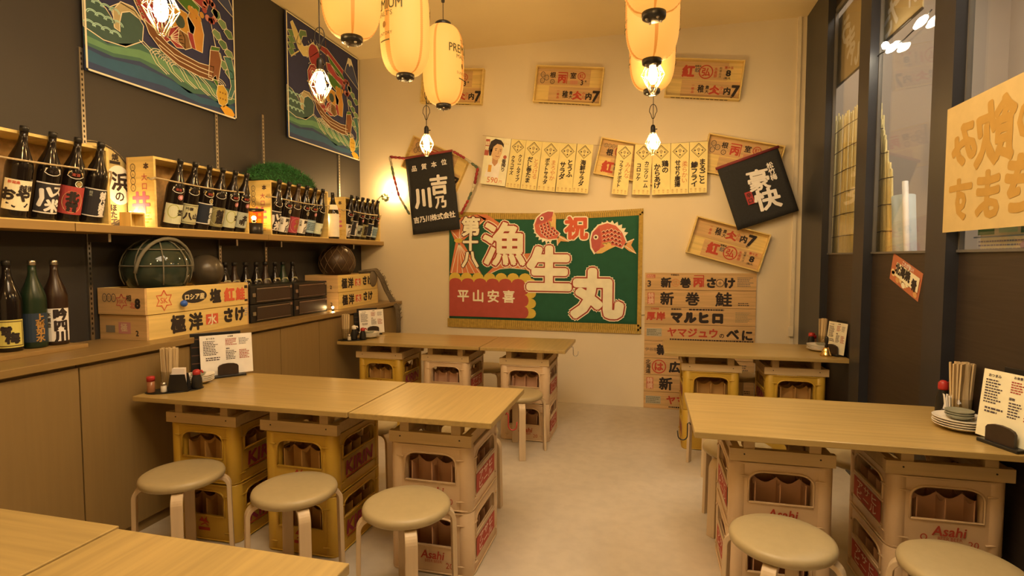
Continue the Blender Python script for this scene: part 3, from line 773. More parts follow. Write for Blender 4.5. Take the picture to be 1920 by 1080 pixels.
def bream(cx, cy, fx, ang, s):
    # round-backed sea bream seen from the side, nose towards +x*fx before turning
    ca, sa = math.cos(ang), math.sin(ang)
    def T(p): x, y = p[0] * fx * s, p[1] * s; return (cx + x * ca - y * sa, cy + x * sa + y * ca)
    body = [(-105, 20), (-80, -35), (-40, -75), (10, -88), (60, -70), (92, -30), (100, 15), (92, 60), (70, 92), (45, 70), (10, 45), (-40, 42), (-80, 55)]
    big = [(x * 1.09, y * 1.10) for x, y in body]
    spikes = []
    for i in range(9):
        u = i / 8; a = math.radians(200 + 130 * u); spikes.append((-8 + 112 * math.cos(a), -2 + 104 * math.sin(a))); a = math.radians(207 + 130 * u); spikes.append((-8 + 92 * math.cos(a), -2 + 86 * math.sin(a)))
    F.poly([T(p) for p in big], GC, 4)
    F.poly([T(p) for p in [(-70, 20)] + spikes + [(80, 0)]], GC, 3)
    F.poly([T(p) for p in body], 'c4583a', 5)
    F.poly([T(p) for p in [(55, -60), (92, -30), (100, 15), (92, 60), (70, 92), (45, 66), (38, 20), (45, -20)]], 'b04a3a', 6)
    F.poly([T(p) for p in [(40, 62), (-10, 44), (-50, 45), (-10, 66), (30, 92), (66, 96)]], 'd8a050', 6)
    for r in range(4):
        for c in range(5):
            x, y = -60 + c * 22 - r * 4, -48 + r * 24 + abs(c - 2) * 7
            F.poly([T(p) for p in [(x - 9, y), (x, y - 8), (x + 10, y), (x, y + 9)]], '7a1e16', 6)
            F.line([T((x - 11, y)), T((x, y - 10)), T((x + 12, y))], 3 / 1100 * BWD, GC, 7)
    F.ell(*T((72, -2)), 15 * s, 15 * s, GC, 7); F.ell(*T((72, -2)), 7 * s, 7 * s, '3a1810', 8)
    F.poly([T(p) for p in [(-100, 20), (-150, -5), (-135, 35), (-170, 85), (-125, 70), (-95, 48)]], 'd08a48', 4)
    F.line([T((-100, 25)), T((-150, 0))], 4 / 1100 * BWD, GC, 5); F.line([T((-100, 40)), T((-165, 82))], 4 / 1100 * BWD, GC, 5)
    F.poly([T(p) for p in [(35, 30), (-15, 20), (-25, 50), (10, 55)]], 'd8a050', 7)
bream(995, 235, -1, .05, .93)
bream(655, 172, 1, -2.1, .80)
F.build('artwork', t)
# red ribbon tail that crosses the last character is a plain fold of the cloth
tag(MB().tube([Vector(onY(1190, 588, YB - .004)), Vector(onY(1200, 591, YB - .004)), Vector(onY(1213, 590, YB - .004))], .004, 6).build('wall_cable', paint('9a8058')), 'short thin cable on the back wall between fishing banner and printed boards', 'cable')

# ---- the salmon-crate boards
t = thing('printed_board_panel', 'tall panel of printed salmon-crate boards standing against the back wall', 'board', M=wallM((.462, YB - .001, 0), 'back'))
W_, H_ = .988, 1.308; rows = 8; rh = H_ / rows
for r in range(rows):
    y1 = H_ - r * rh; m = MB().box((-W_ / 2, y1 - rh + .002, 0), (W_ / 2, y1 - .002, .014))
    b = m.build('board', M_boxd, t)
F = Flat(.015)
def brow(k, r):
    y = H_ - (r + .5) * rh
    if k == 0:
        F.rect(-.48, y + .03, -.40, y + .065, 'b8603c').lines_of_print(-.475, y + .033, -.405, y + .062, 2, 'd8a070', 2, .4).text('3', -.455, y - .022, .058, INK, 1, .03)
        F.text('中産組丸', -.22, y + .062, .018, INK, 1, .02).text('新', -.30, y - .012, .090, BLK, 1, .05).ring(-.215, y - .012, .034, .034, .006, 'c07038').text('江', -.215, y - .012, .042, 'b86a34', 1, .02).text('巻', -.125, y - .012, .090, BLK, 1, .05)
        F.rect(-.05, y + .052, .04, y + .060, RED).rect(.032, y - .05, .04, y + .06, RED).text('丙', -.012, y - .005, .085, RED, 1, .06)
        F.text('さ', .105, y - .01, .095, BLK, 1, .06).ring(.18, y - .012, .034, .034, .006, INK).text('十', .18, y - .012, .034, INK, 1, .02).text('け', .265, y - .01, .095, BLK, 1, .06)
        F.lines_of_print(.33, y - .045, .47, y + .045, 6, '7a6448', 1, .5)
    elif k == 1:
        F.rect(-.47, y - .055, -.405, y + .055, 'b8603c').vtext('特撰', -.4375, y + .026, .050, 'd8a070', 2, .03, 1.05)
        F.text('新', -.29, y, .118, BLK, 1, .035).text('巻', -.06, y, .118, BLK, 1, .035).text('鮭', .215, y, .128, BLK, 1, .03, 0, 1.1)
        F.lines_of_print(.34, y - .06, .48, y - .025, 2, '4a3624', 1, .5)
    elif k == 2:
        F.text('北海道産', -.40, y + .066, .018, RED, 1, .02).text('厚', -.435, y - .005, .078, RED, 1, .04).text('岸', -.345, y - .005, .078, RED, 1, .04)
        F.lines_of_print(-.25, y + .056, -.16, y + .074, 1, INK, 1, .8, False).lines_of_print(-.09, y + .054, .22, y + .074, 1, INK, 1, .8, False)
        for i, c in enumerate('マルヒロ'): F.text(c, -.20 + i * .122, y - .012, .100, BLK, 1, .095)
        F.lines_of_print(.32, y - .05, .47, y + .05, 7, '94784c', 1, .45)
    elif k == 3:
        F.rect(-.475, y - .035, -.335, y + .04, 'a89068').lines_of_print(-.47, y - .03, -.34, y + .035, 4, '6a5a40', 2, .4)
        for i, c in enumerate('ヤマジュウ'): F.text(c, -.24 + i * .093, y + .008, .085 if c != 'ュ' else .09, RED, 1, .035)
        F.text('の', .205, y - .012, .045, BLK, 1, .03).text('べ', .30, y + .005, .105, BLK, 1, .05).text('に', .425, y - .002, .098, BLK, 1, .05)
        F.lines_of_print(-.26, y - .068, .48, y - .05, 1, INK, 1, .7, False)
    elif k == 4:
        F.text('伊谷産', -.43, y, .035, '5a4630', 1, .01).text('新巻', -.27, y, .10, BLK, 1, .05).lines_of_print(.30, y - .05, .47, y + .05, 5, '6a5438', 1, .5)
    elif k == 5:
        F.vtext('北海道', -.455, y + .045, .046, BLK, 1, .02, 1.0).ring(-.355, y, .062, .062, .010, RED).text('は', -.355, y, .082, RED, 1, .045).text('広', -.21, y, .10, BLK, 1, .05).lines_of_print(.28, y - .05, .46, y + .05, 5, '6a5438', 1, .5)
plan = [0, 1, 2, 3, 4, 5, 1, 3]
for r, k in enumerate(plan): brow(k, r)
F.build('lettering', t)

# ---- photo menu and menu strips pinned in rows
def strip_mat(): return paint('e6b868', .8)
def menu_strip(q, cols, red, label, grp):
    (u0, v0), (u1, v1), (u2, v2), (u3, v3) = q
    P = [Vector((*bw(u, v, .035), 0)) for u, v in q]
    c = sum(P, Vector()) / 4; ang = math.atan2(P[1].y - P[0].y, P[1].x - P[0].x); w = ((P[1] - P[0]).length + (P[2] - P[3]).length) / 2; h = ((P[3] - P[0]).length + (P[2] - P[1]).length) / 2
    t = thing('menu_strip', label, 'menu', M=wallM((c.x, YB - .07, c.y), 'back', ang), group=grp)
    w -= .005
    MB().box((-w / 2, -h / 2, 0), (w / 2, h / 2, .003)).build('card', strip_mat(), t)
    F = Flat(.0038); r = min(w, .16) * .40; cy = h / 2 - r - .012
    F.line([(0, cy + r), (r, cy), (0, cy - r), (-r, cy), (0, cy + r)], .006, '4a3418').line([(0, cy + r * .8), (r * .8, cy), (0, cy - r * .8), (-r * .8, cy), (0, cy + r * .8)], .003, '6a5028')
    for a, b in ((r * .5, 0), (-r * .5, 0), (0, -r * .5)): F.ell(a, cy + b, r * .11, r * .11, BLK, 1, 10)
    F.poly([(0, cy - r * .3), (r * .28, cy + r * .15), (0, cy + r * .4), (-r * .28, cy + r * .15)], 'b89050', 1)
    top = cy - r - .012; n = max(len(x) for x in cols); room = top + h / 2 - .045; hh = min(room / n, .062)
    for k, txt in enumerate(cols):
        x = (0.0 if len(cols) == 1 else (.036, -.034)[k]) - (.018 if red else 0)
        F.vtext(txt, x, top - hh / 2 - (.0 if k == 0 else hh * .4), hh * .92, BLK, 2, .035, room / n / hh if False else 1.0)
    if red: F.vtext(red, .045, top - .04, .05, 'c0602c', 1, .01, 1.0)
    for i in range(4): F.vtext('税込', -w / 2 + .02 + i * (w - .04) / 3, -h / 2 + .036, .017, 'b07030', 1, .01, 1.0)
    F.build('lettering', t)
rowL = [((960, 262), (987, 264.5), (978, 355), (950, 352)), ((987, 264.5), (1016, 267), (1010, 358), (978, 355)), ((1016, 267), (1050, 269.5), (1044, 360.5), (1010, 358)),
        ((1050, 269.5), (1081, 271), (1075, 362), (1044, 360.5)), ((1081, 271), (1112, 273), (1105, 363.5), (1075, 362))]
tx = [(('クリームタイプ', 'クラコヤズ'), None, 'cream cheese'), (('だし巻たま',), 'とろける', 'rolled omelette'), (('ポテトサラダ',), 'まろやか', 'potato salad'), (('とうふ', 'サラダ'), None, 'tofu salad'), (('海鮮サラダ',), None, 'seafood salad')]
od = ['first menu strip right of the photo menu', 'second menu strip right of the photo menu, orange brushwork on it', 'middle menu strip of the left row, red brushwork above its black text', 'fourth menu strip right of the photo menu, in two short columns', 'right end menu strip of the left row, beside the tilted fish box']
for q, (c, r, _), o in zip(rowL, tx, od): menu_strip(q, c, r, o, 'handwritten menu strips on the back wall')
rowR = [((1158, 273), (1187, 275), (1178, 366), (1147, 365)), ((1188.5, 272.5), (1222, 272.5), (1221, 366), (1187, 366)), ((1223, 272.5), (1257, 270.5), (1256.5, 365), (1221.5, 366)),
        ((1257, 270.5), (1291, 269), (1291.5, 363.5), (1256.5, 365)), ((1291, 268.5), (1325, 267), (1327, 361.5), (1291.5, 363.5))]
tx = [(('フライドポテト',), 'みんな'), (('カニクリーム', 'コロッケ'), None), (('鶏の', 'からあげ'), None), (('せせり唐揚',), '柔らかい'), (('まるごと', '鯵フライ'), None)]
od = ['slightly tilted menu strip standing apart at the left of the right row', 'menu strip directly behind the far right bulb, croquette in two columns', 'menu strip just right of the far right bulb, in the right row', 'menu strip with orange brushwork, second from the right end of the right row', 'right end menu strip of the right row, touching the tilted fish box']
for q, (c, r), o in zip(rowR, tx, od): menu_strip(q, c, r, o, 'handwritten menu strips on the back wall')
P = [bw(*p, .035) for p in ((909, 255), (960, 262), (950, 352), (906, 345))]
t = thing('photo_menu', 'photo menu card with a man in a pale shirt and 590 in red', 'poster', M=wallM((sum(p[0] for p in P) / 4, YB - .066, sum(p[1] for p in P) / 4), 'back', math.radians(-8)))
MB().box((-.13, -.235, 0), (.13, .235, .003)).build('card', paint('e8c88a'), t)
F = Flat(.0038)
F.rect(-.128, .05, -.085, .21, 'a84a30').vtext('話題', -.107, .17, .04, 'e8c88a', 1, .03, 1.2)
F.poly([(-.075, -.05), (-.10, -.16), (.05, -.16), (.055, -.03), (.02, .0), (-.04, .0)], 'efdcb0', 1)                 # pale shirt
F.poly([(-.035, -.02), (-.04, .05), (.025, .05), (.022, -.015), (-.005, -.05)], 'b87a48', 2)                            # neck
F.poly([(-.055, .06), (-.062, .11), (-.05, .165), (-.01, .185), (.035, .175), (.055, .13), (.052, .08), (.035, .03), (.005, .01), (-.03, .025)], 'd09a60', 3)
F.poly([(-.075, .05), (-.09, .12), (-.075, .19), (-.03, .22), (.03, .21), (.062, .175), (.066, .14), (.04, .165), (-.005, .172), (-.04, .14), (-.05, .09), (-.056, .05)], '33241c', 4)
F.ell(-.012, .108, .008, .004, '33241c', 4, 10).ell(.035, .105, .007, .004, '33241c', 4, 10).line([(-.025, .122), (0, .126)], .005, '33241c', 4).line([(.025, .122), (.046, .118)], .005, '33241c', 4)
F.line([(.014, .108), (.020, .078), (.010, .075)], .004, 'a06a3c', 4).line([(-.008, .052), (.012, .046), (.030, .052)], .006, '9a4a34', 4).ell(-.058, .10, .009, .018, 'c08a54', 4, 10)
F.rect(-.07, -.11, -.035, -.04, 'd08a28', 2).vtext('番搾り', .085, .01, .042, BLK, 2, .03, 1.0).ell(.09, .05, .018, .018, 'a84a30', 1)
F.text('590', -.01, -.185, .055, 'c4572c', 1, .01).text('円', .075, -.195, .03, 'c4572c', 1, .01)
for i in range(5): F.line([(.035 + .018 * i, .20 - .004 * i), (.03 + .018 * i, .17)], .006, 'd8b06a', 1)
F.build('print', t)
# string the strips hang from
tag(MB().tube([onY(u, v, YB - .0672) for u, v in ((905, 254), (960, 261), (1050, 268), (1115, 272), (1158, 273), (1190, 271), (1260, 269), (1328, 264))], .0022, 5).build('menu_string', M_rope), 'thin string carrying the rows of menu strips across the back wall', 'string')
# small white conduit box at the right corner
tag(MB().box((1.225, YB - .04, .74), (1.27, YB - .014, .83)).build('socket_box', pbr('trim_white', (0.8, 0.74, 0.6), 0.6), bevel=.003), 'small white socket box on the back wall corner trim behind the chopsticks', 'socket')

# ================================================================== ON THE LEFT WALL AND SHELF
# ---- festive ship posters (dyed cloth)
def ship_poster(t, w, h):
    MB().box((-w / 2, -h / 2, 0), (w / 2, h / 2, .006)).build('cloth', paint('2f2c3e', .85, 1.1), t)
    F = Flat(.0068, map=lambda x, y: ((x - .5) * w, (y - .5) * h)); CR = 'd8b888'; L = .006; F.mu = 1 / w
    TEAL, BLU, GRN, RD, ORA, BRN = '3f5a42', '2f3648', '44601e', '8e2c28', 'b87a2a', '6a3c1c'
    def sh(p, c, l=1, o=CR, lw=L):
        F.poly(p, c, l)
        if o: F.line(list(p) + [p[0]], lw, o, l + 1)
    def arcs(cx, cy, r, l, a0=0, a1=180, n=3, col=CR):
        for k in range(n):
            q = r * (1 - .27 * k); F.line([(cx + q * math.cos(math.radians(a0 + (a1 - a0) * i / 10)), cy + q * .8 * math.sin(math.radians(a0 + (a1 - a0) * i / 10))) for i in range(11)], L * .8, col, l)
    # sea
    F.poly([(0, 0), (1, 0), (1, .16), (.8, .13), (.6, .17), (.4, .21), (.2, .16), (0, .20)], BLU, 0)
    F.poly([(0, .13), (.15, .12), (.3, .15), (.5, .12), (.62, .07), (.75, .10), (.9, .06), (1, .12), (1, .2), (.85, .19), (.65, .22), (.45, .27), (.3, .25), (.12, .18), (0, .22)], TEAL, 1)
    F.poly([(0, .05), (.2, .045), (.45, .06), (.7, .03), (.85, .045), (1, .05), (1, .09), (.85, .085), (.7, .07), (.5, .11), (.3, .125), (.1, .10), (0, .115)], '2c4a54', 1)
    F.poly([(.02, .145), (.15, .14), (.3, .17), (.5, .155), (.64, .115), (.76, .125), (.9, .10), (1, .14), (1, .165), (.85, .155), (.65, .175), (.45, .215), (.3, .215), (.12, .17), (0, .18)], '5f7a4c', 2)
    for i in range(9): arcs(.42 + .055 * i, .215 - .012 * (i % 3), .06, 3, 20, 165)
    for i in range(5): F.line([(.30 + .10 * i, .27 - .018 * i), (.36 + .10 * i, .235 - .018 * i), (.40 + .10 * i, .175 - .015 * i), (.47 + .10 * i, .135 - .012 * i)], L * .8, CR, 3); F.line([(.32 + .10 * i, .275 - .018 * i), (.385 + .10 * i, .235 - .018 * i), (.42 + .10 * i, .18 - .015 * i), (.485 + .10 * i, .14 - .012 * i)], L * .8, CR, 3)
    # big breaking wave on the left
    sh([(0, .22), (.1, .19), (.22, .20), (.32, .27), (.33, .36), (.28, .42), (.20, .43), (.14, .38), (.17, .30), (.12, .36), (.06, .40), (0, .42)], '3a4a3a', 1)
    sh([(.16, .28), (.155, .37), (.20, .435), (.27, .44), (.325, .39), (.30, .39), (.25, .405), (.205, .38), (.19, .32), (.19, .27)], 'a88a58', 2)
    for i in range(4):
        for k in range(3): arcs(.03 + .045 * i + .015 * (k % 2), .24 + .06 * k, .03, 3, 0, 180, 2, 'a8b890')
    # mount and clouds, right top
    sh([(.78, .80), (.84, .95), (.885, .95), (1.0, .74), (1.0, .70)], '3a3c4c', 1); sh([(.815, .88), (.84, .95), (.885, .95), (.915, .89), (.88, .90), (.86, .87), (.84, .90)], CR, 2, None)
    # crane, left top
    sh([(.055, .93), (.10, .83), (.14, .76), (.20, .72), (.30, .75), (.43, .86), (.40, .88), (.36, .87), (.33, .885), (.27, .83), (.21, .80), (.17, .84), (.13, .90), (.08, .955)], 'c9a55e', 2)
    sh([(.12, .80), (.17, .92), (.24, .94), (.25, .90), (.20, .88), (.17, .80)], '5a6a3c', 1); F.line([(.15, .74), (.10, .70), (.055, .66)], .012, 'c9a55e', 2)
    # bamboo leaves left
    for i in range(4): sh([(.02, .86 - .05 * i), (.08, .88 - .05 * i), (.11, .84 - .05 * i), (.05, .82 - .05 * i)], '5d6e3c', 1, CR, .004)
    # sun disc, sails, mast
    F.ell(.34, .775, .075, .095, RD, 3); F.line([(.34 + .075 * math.cos(i / 4), .775 + .095 * math.sin(i / 4)) for i in range(26)], L, CR, 4)
    for i in range(16): a = 2 * PI * i / 16; F.line([(.34 + .085 * math.cos(a), .775 + .11 * math.sin(a)), (.34 + .105 * math.cos(a), .775 + .135 * math.sin(a))], L * .8, CR, 3)
    F.line([(.50, .97), (.505, .40)], .010, BRN, 3)
    sh([(.40, .90), (.52, .905), (.76, .80), (.74, .755), (.55, .84), (.42, .86)], RD, 2); sh([(.52, .86), (.56, .84), (.74, .755), (.78, .71), (.66, .72), (.56, .79)], GRN, 3)
    sh([(.50, .78), (.56, .79), (.79, .69), (.77, .64), (.62, .68), (.52, .72)], '9a3430', 3); sh([(.52, .70), (.60, .69), (.72, .64), (.70, .56), (.62, .58), (.54, .62)], GRN, 3)
    # red bream on the ship's bow
    sh([(.255, .56), (.25, .62), (.285, .68), (.335, .70), (.39, .66), (.42, .60), (.425, .52), (.46, .42), (.50, .35), (.44, .30), (.38, .33), (.32, .40), (.275, .48)], RD, 4)
    sh([(.275, .62), (.30, .66), (.345, .665), (.37, .62), (.35, .575), (.30, .575)], 'a04038', 5, CR, .004); F.ell(.315, .625, .018, .02, CR, 6, 12); F.ell(.315, .625, .008, .009, '20141a', 7, 10)
    for i in range(6):
        for k in range(4):
            x = .305 + .022 * k + .021 * i; y = .535 + .008 * k - .038 * i; F.line([(x - .012, y), (x, y - .016), (x + .012, y + .002)], .004, CR, 6)
    for i in range(9): x, y = .262 + .018 * i, .54 - .026 * i; sh([(x - .012, y), (x - .022, y - .012), (x + .004, y - .02)], ORA, 4, CR, .003)
    sh([(.43, .52), (.47, .50), (.48, .43), (.455, .40), (.44, .45)], '7a2422', 5)
    sh([(.48, .36), (.50, .42), (.56, .46), (.60, .40), (.60, .335), (.54, .32)], RD, 5)
    for i in range(6): F.line([(.49, .36), (.56 + .008 * i, .45 - .022 * i)], .005, CR, 6)
    # cargo: bales, coral, fans
    sh([(.48, .50), (.52, .57), (.62, .56), (.68, .50), (.66, .43), (.56, .42), (.50, .45)], ORA, 4); F.ell(.57, .49, .035, .04, '3a4030', 6, 12)
    sh([(.62, .53), (.66, .62), (.72, .58), (.745, .48), (.73, .36), (.66, .36)], 'b8742a', 4); sh([(.56, .44), (.62, .43), (.65, .36), (.60, .33), (.55, .36)], '7a5028', 6)
    sh([(.62, .45), (.66, .45), (.68, .36), (.64, .36)], RD, 6, CR, .004)
    for i in range(5): F.ell(.645 + .022 * i, .60 - .035 * (i % 2), .018, .02, ORA, 6, 10)
    for i in range(12): a = i * 2.4; F.ell(.80 + .045 * math.cos(a), .655 + .06 * math.sin(a), .020, .022, ('9a4030', 'b86a50')[i % 2], 5, 10)
    # hull
    sh([(.33, .40), (.36, .33), (.44, .26), (.55, .215), (.70, .20), (.80, .205), (.815, .30), (.70, .285), (.58, .295), (.48, .32), (.40, .37)], BRN, 7)
    F.line([(.42, .29), (.55, .245), (.70, .232), (.80, .235)], L, CR, 9); F.line([(.40, .325), (.52, .272), (.70, .258), (.81, .262)], L, CR, 9)
    sh([(.77, .22), (.79, .40), (.86, .42), (.88, .36), (.85, .22)], '7a4422', 8); sh([(.79, .40), (.80, .43), (.87, .445), (.86, .42)], GRN, 9, CR, .004)
    F.line([(.80, .60), (.87, .30)], .007, CR, 5)
    # pine and turtle, right
    for i in range(9):
        x, y = .84 + .05 * (i % 3), .66 - .045 * i; sh([(x - .03, y), (x - .01, y + .03), (x + .035, y + .02), (x + .05, y - .02), (x + .01, y - .035)], ('55683a', '6d7a48')[i % 2], 5, CR, .005)
    sh([(.90, .40), (.97, .42), (1.0, .30), (1.0, .14), (.93, .14), (.96, .22), (.94, .32)], '40604c', 6); F.line([(.90, .12), (.96, .13), (.99, .20)], L, CR, 7)
    # pineapple and orange fruit
    sh([(.83, .13), (.845, .19), (.89, .205), (.925, .17), (.925, .10), (.89, .06), (.85, .07)], 'c08a28', 8)
    for i in range(6): F.ell(.862 + .022 * (i % 3), .11 + .04 * (i // 3), .006, .006, '7a4a14', 10, 8)
    sh([(.80, .22), (.83, .25), (.85, .20), (.84, .18)], GRN, 8, CR, .004); sh([(.86, .05), (.90, .075), (.96, .06), (.985, .03), (.96, -.0), (.91, -.0)], 'd08a20', 9, None)
    F.frame(0.001, 0.001, .999, .999, .010, CR, 11)
    F.build('artwork', t)
for i, (ya, yb, lb) in enumerate(((2.415, 3.55, 'large dyed poster of a ship and red fish, cut by the top picture edge'), (4.16, 5.355, 'dyed poster of a treasure ship and red fish beside the back wall corner'))):
    t = thing('ship_poster', lb, 'poster', M=wallM((XL + .018, (ya + yb) / 2, 3.012), 'left')); ship_poster(t, yb - ya, 1.065)

# ---- sake bottles
BOT = [(.001, 0), (.047, 0), (.0515, .006), (.052, .02), (.052, .235), (.050, .255), (.042, .285), (.029, .320), (.0195, .350), (.0165, .375), (.0155, .405)]
CAP = [(.0165, .403), (.0178, .404), (.0178, .424), (.015, .428), (.001, .4285)]
def label_art(F, k):
    # r = .0525 : about -.055..+.055 is seen from the front
    def band(c, y0=.045, y1=.185, x=.060): F.rect(-x, y0, x, y1, c, 0)
    if k == 0: band('e2c48c'); F.text('越後', .03, .150, .028, BLK, 2, .03).text('おや', -.008, .115, .055, BLK, 2, .06).line([(-.04, .075), (-.01, .06), (.03, .065), (.04, .08)], .008, BLK, 2).text('新潟県', -.02, .172, .014, 'c05030', 2, .03)
    if k == 1: band('2c2420'); F.rect(-.06, .183, .06, .189, 'e8d8b0', 1).rect(-.06, .041, .06, .047, 'e8d8b0', 1).text('八', -.012, .125, .085, 'ead9b0', 2, .06, .3).text('米', .014, .080, .060, 'ead9b0', 2, .06).text('ス', .030, .152, .05, 'ead9b0', 2, .05)
    if k == 2: band('a8382c'); F.ell(0, .108, .043, .055, 'c9a860', 1).text('北', 0, .133, .048, BLK, 2, .08).text('雪', 0, .083, .048, BLK, 2, .06)
    if k == 3: band('26201e'); F.rect(-.06, .183, .06, .188, 'e8d8b0', 1).rect(-.06, .043, .06, .048, 'e8d8b0', 1).vtext('越乃越鬼', .026, .158, .034, 'ead9b0', 2, .05, .95).vtext('純米', -.03, .168, .014, '9a8a68', 2, .02)
    if k == 4: band('c8b482', .035, .155); F.poly([(-.058, .035), (.058, .035), (.058, .05), (0, .065), (-.058, .09)], '9a4a28', 1).text('芸', .03, .105, .035, BLK, 2, .05).ring(-.01, .11, .03, .04, .006, 'a89a50', 1)
    if k == 5: band('b8a068', .04, .165); F.frame(-.052, .047, .052, .158, .004, '5a4c30', 1).ell(.012, .11, .03, .035, 'e0d0a0', 1).text('八', -.02, .09, .045, BLK, 2, .06).text('山', .025, .09, .035, BLK, 2, .05).text('吟醸', -.015, .135, .02, BLK, 2, .02)
    if k == 6: band('1e2126', .05, .18); F.rect(-.06, .176, .06, .182, 'e8d8b0', 1).rect(-.06, .048, .06, .054, 'e8d8b0', 1).vtext('龍の郷', .03, .14, .036, 'd8c9a0', 2, .04)
    if k == 7: band('8a7440', .035, .165); F.ell(0, .10, .048, .055, 'e2d2a4', 1).vtext('越鹿', .01, .125, .045, BLK, 2, .06)
    if k == 8: band('a89a78', .04, .15); F.ell(.005, .095, .042, .047, 'd8cca8', 1).text('北', .012, .11, .035, BLK, 2, .07).text('明', -.005, .078, .035, BLK, 2, .06)
    if k == 9: band('a8383a', .03, .16); F.ell(.01, .095, .045, .06, 'd8c48c', 1).vtext('千代', .015, .12, .04, 'a06a28', 2, .05)
    if k == 10: band('e0d2ae', .03, .150); F.vtext('吟ノ川', .01, .125, .036, BLK, 2, .05).vtext('大吟醸', -.035, .13, .016, '5a4a38', 2, .02)
    if k == 11: band('c8b98c', .035, .13); F.line([(-.03, .06), (0, .10), (.035, .115)], .012, 'efe6cc', 2).text('久', .02, .075, .03, BLK, 2, .05)
    if k == 12: band('8e958a', .04, .15); F.frame(-.05, .05, .05, .14, .004, 'd8d4c0', 1).lines_of_print(-.035, .06, .035, .13, 5, '4a4a40', 2, .4)
    if k == 13: band('c9a848', .02, .15); F.frame(-.055, .026, .055, .144, .005, '6a5020', 1).text('雪', -.012, .10, .04, BLK, 2, .06).text('梅', .01, .065, .05, BLK, 2, .06)
    if k == 14: F.vtext('上善如水', .02, .15, .034, 'a8702c', 2, .04).rect(-.06, .03, .06, .17, '283034', 0)
    if k == 15: band('e8d7b0', .02, .185); F.vtext('吟四川', .015, .155, .056, BLK, 2, .06, 1.0).vtext('本醸造', -.035, .155, .022, '4a3a2a', 2, .02, 1.2)
def neck_art(F, k):
    if k in (0, 3): return
    c = ('d8a848', 'e6cf98', 'c89a58')[k % 3]
    F.poly([(-.034, .238), (-.018, .228), (0, .225), (.018, .228), (.034, .238), (.030, .258), (-.030, .258)], c, 0)
    F.line([(-.034, .238), (-.018, .228), (0, .225), (.018, .228), (.034, .238)], .003, 'efe2c0', 1)
    F.text('清酒', 0, .244, .016, ('9a3a24', BLK)[k % 2], 1, .03)
    if k % 2 == 0: F.ell(.018, .200, .017, .017, ('c06a50', 'd8c490')[(k // 2) % 2], 0).ell(.018, .200, .011, .011, ('d89080', 'a07a40')[(k // 2) % 2], 1)
def make_bottle(k, glass, label, group, loc, rz=0.0, tilt=0.0, name='sake_bottle', cap=None):
    # the label's middle looks along +X; tilt leans the neck towards +X
    M = Matrix.Translation(loc) @ Matrix.Rotation(tilt, 4, 'Y') @ Matrix.Rotation(rz, 4, 'Z')
    t = thing(name, label, 'bottle', M=M, group=group)
    MB().lathe(BOT, 20).build('body', glass, t)
    MB().lathe(CAP, 16).build('cap', cap or M_black, t)
    if k is not None:
        F = Flat(.0006, bend=.0522); label_art(F, k); o = F.build('label', t)
        R = Matrix(((0, 0, 1, 0), (1, 0, 0, 0), (0, 1, 0, 0), (0, 0, 0, 1)))
        o.matrix_local = R
        if k < 13:
            F = Flat(.0004, bend=.0522); neck_art(F, k)
            if F.mb.v: o = F.build('neck_label', t); o.matrix_local = R
    return t
# ---- lidless-looking fish boxes on their sides, roped, each holding a row of bottles
def bottle_box(y0, y1, z1, label, printed=True):
    t = thing('bottle_box', label, 'wooden box', (-2.9, (y0 + y1) / 2, SHZ), group='roped wooden boxes of bottles on the shelf')
    L = y1 - y0; H = z1 - SHZ; x0, x1 = -.098, .098
    MB().box((x0, -L / 2, 0), (x0 + .010, L / 2, H)).build('back_panel', M_boxd, t)
    MB().box((x0 + .01, -L / 2, H - .014), (x1, L / 2, H)).build('side_board', M_box, t); MB().box((x0 + .01, -L / 2, 0), (x1, L / 2, .008)).build('side_board', M_box, t)
    for s in (-1, 1): MB().box((x0 + .01, s * L / 2 - (.014 if s > 0 else 0), .008), (x1, s * L / 2 + (.014 if s < 0 else 0), H - .014)).build('end_panel', M_box, t)
    m = MB(); n = 14; zz = H * .70
    m.tube([(x1 + .012 + .035 * math.sin(PI * i / n), -L / 2 + L * i / n, zz - .018 * math.sin(PI * i / n)) for i in range(n + 1)], .005, 6)
    m.tube([(x1 + .012, -L / 2, zz), (x1 - .01, -L / 2 - .012, zz - .01), (x1 - .035, -L / 2 - .006, zz)], .006, 6); m.tube([(x1 + .012, L / 2, zz), (x1, L / 2 + .012, zz - .02), (x1 - .02, L / 2 + .01, zz - .08)], .005, 6)
    m.build('rope', M_rope, t)
    if printed:
        F = Flat(.001); W = .18
        for i in range(4): F.ring(-.052, H / 2 - .06 - i * .04, .017, .020, .004, '5a4630').text('入', -.052, H / 2 - .06 - i * .04, .018, '5a4630', 1, .01)
        F.text('本', .045, H / 2 - .055, .035, '4a3020', 1, .05).vtext('大口', .03, H / 2 - .12, .04, 'b05040', 1, .02, 1.3)
        F.text('井', .0, -.06, .125, 'b85a60', 1, .04).lines_of_print(-.01, -.18, .07, -.11, 4, 'c08a30', 1, .5)
        f = F.build('end_lettering', t); f.matrix_local = wallM((0, -L / 2, H / 2), 'front_y')
    return t
bottle_box(1.45, 2.352, 2.03, 'roped wooden box of four large bottles at the left picture edge', False)
bottle_box(2.625, 3.402, 2.04, 'roped wooden box with pale printed end holding six bottles, in the middle of the shelf')
bottle_box(3.64, 4.416, 2.04, 'roped wooden box of six bottles below the green heap')
bottle_box(4.70, 5.396, 2.025, 'roped wooden box of six bottles at the back wall end of the shelf')
TI = math.atan2(.105, .43)
def row(ys, ks, words, where, grp):
    for y, k, wd in zip(ys, ks, words): make_bottle(k, M_glass if k not in (9,) else M_glassb, 'dark sake bottle with %s, %s' % (wd, where), grp, (-2.872, y, SHZ + .012), random.uniform(-.25, .05) - .25, TI)
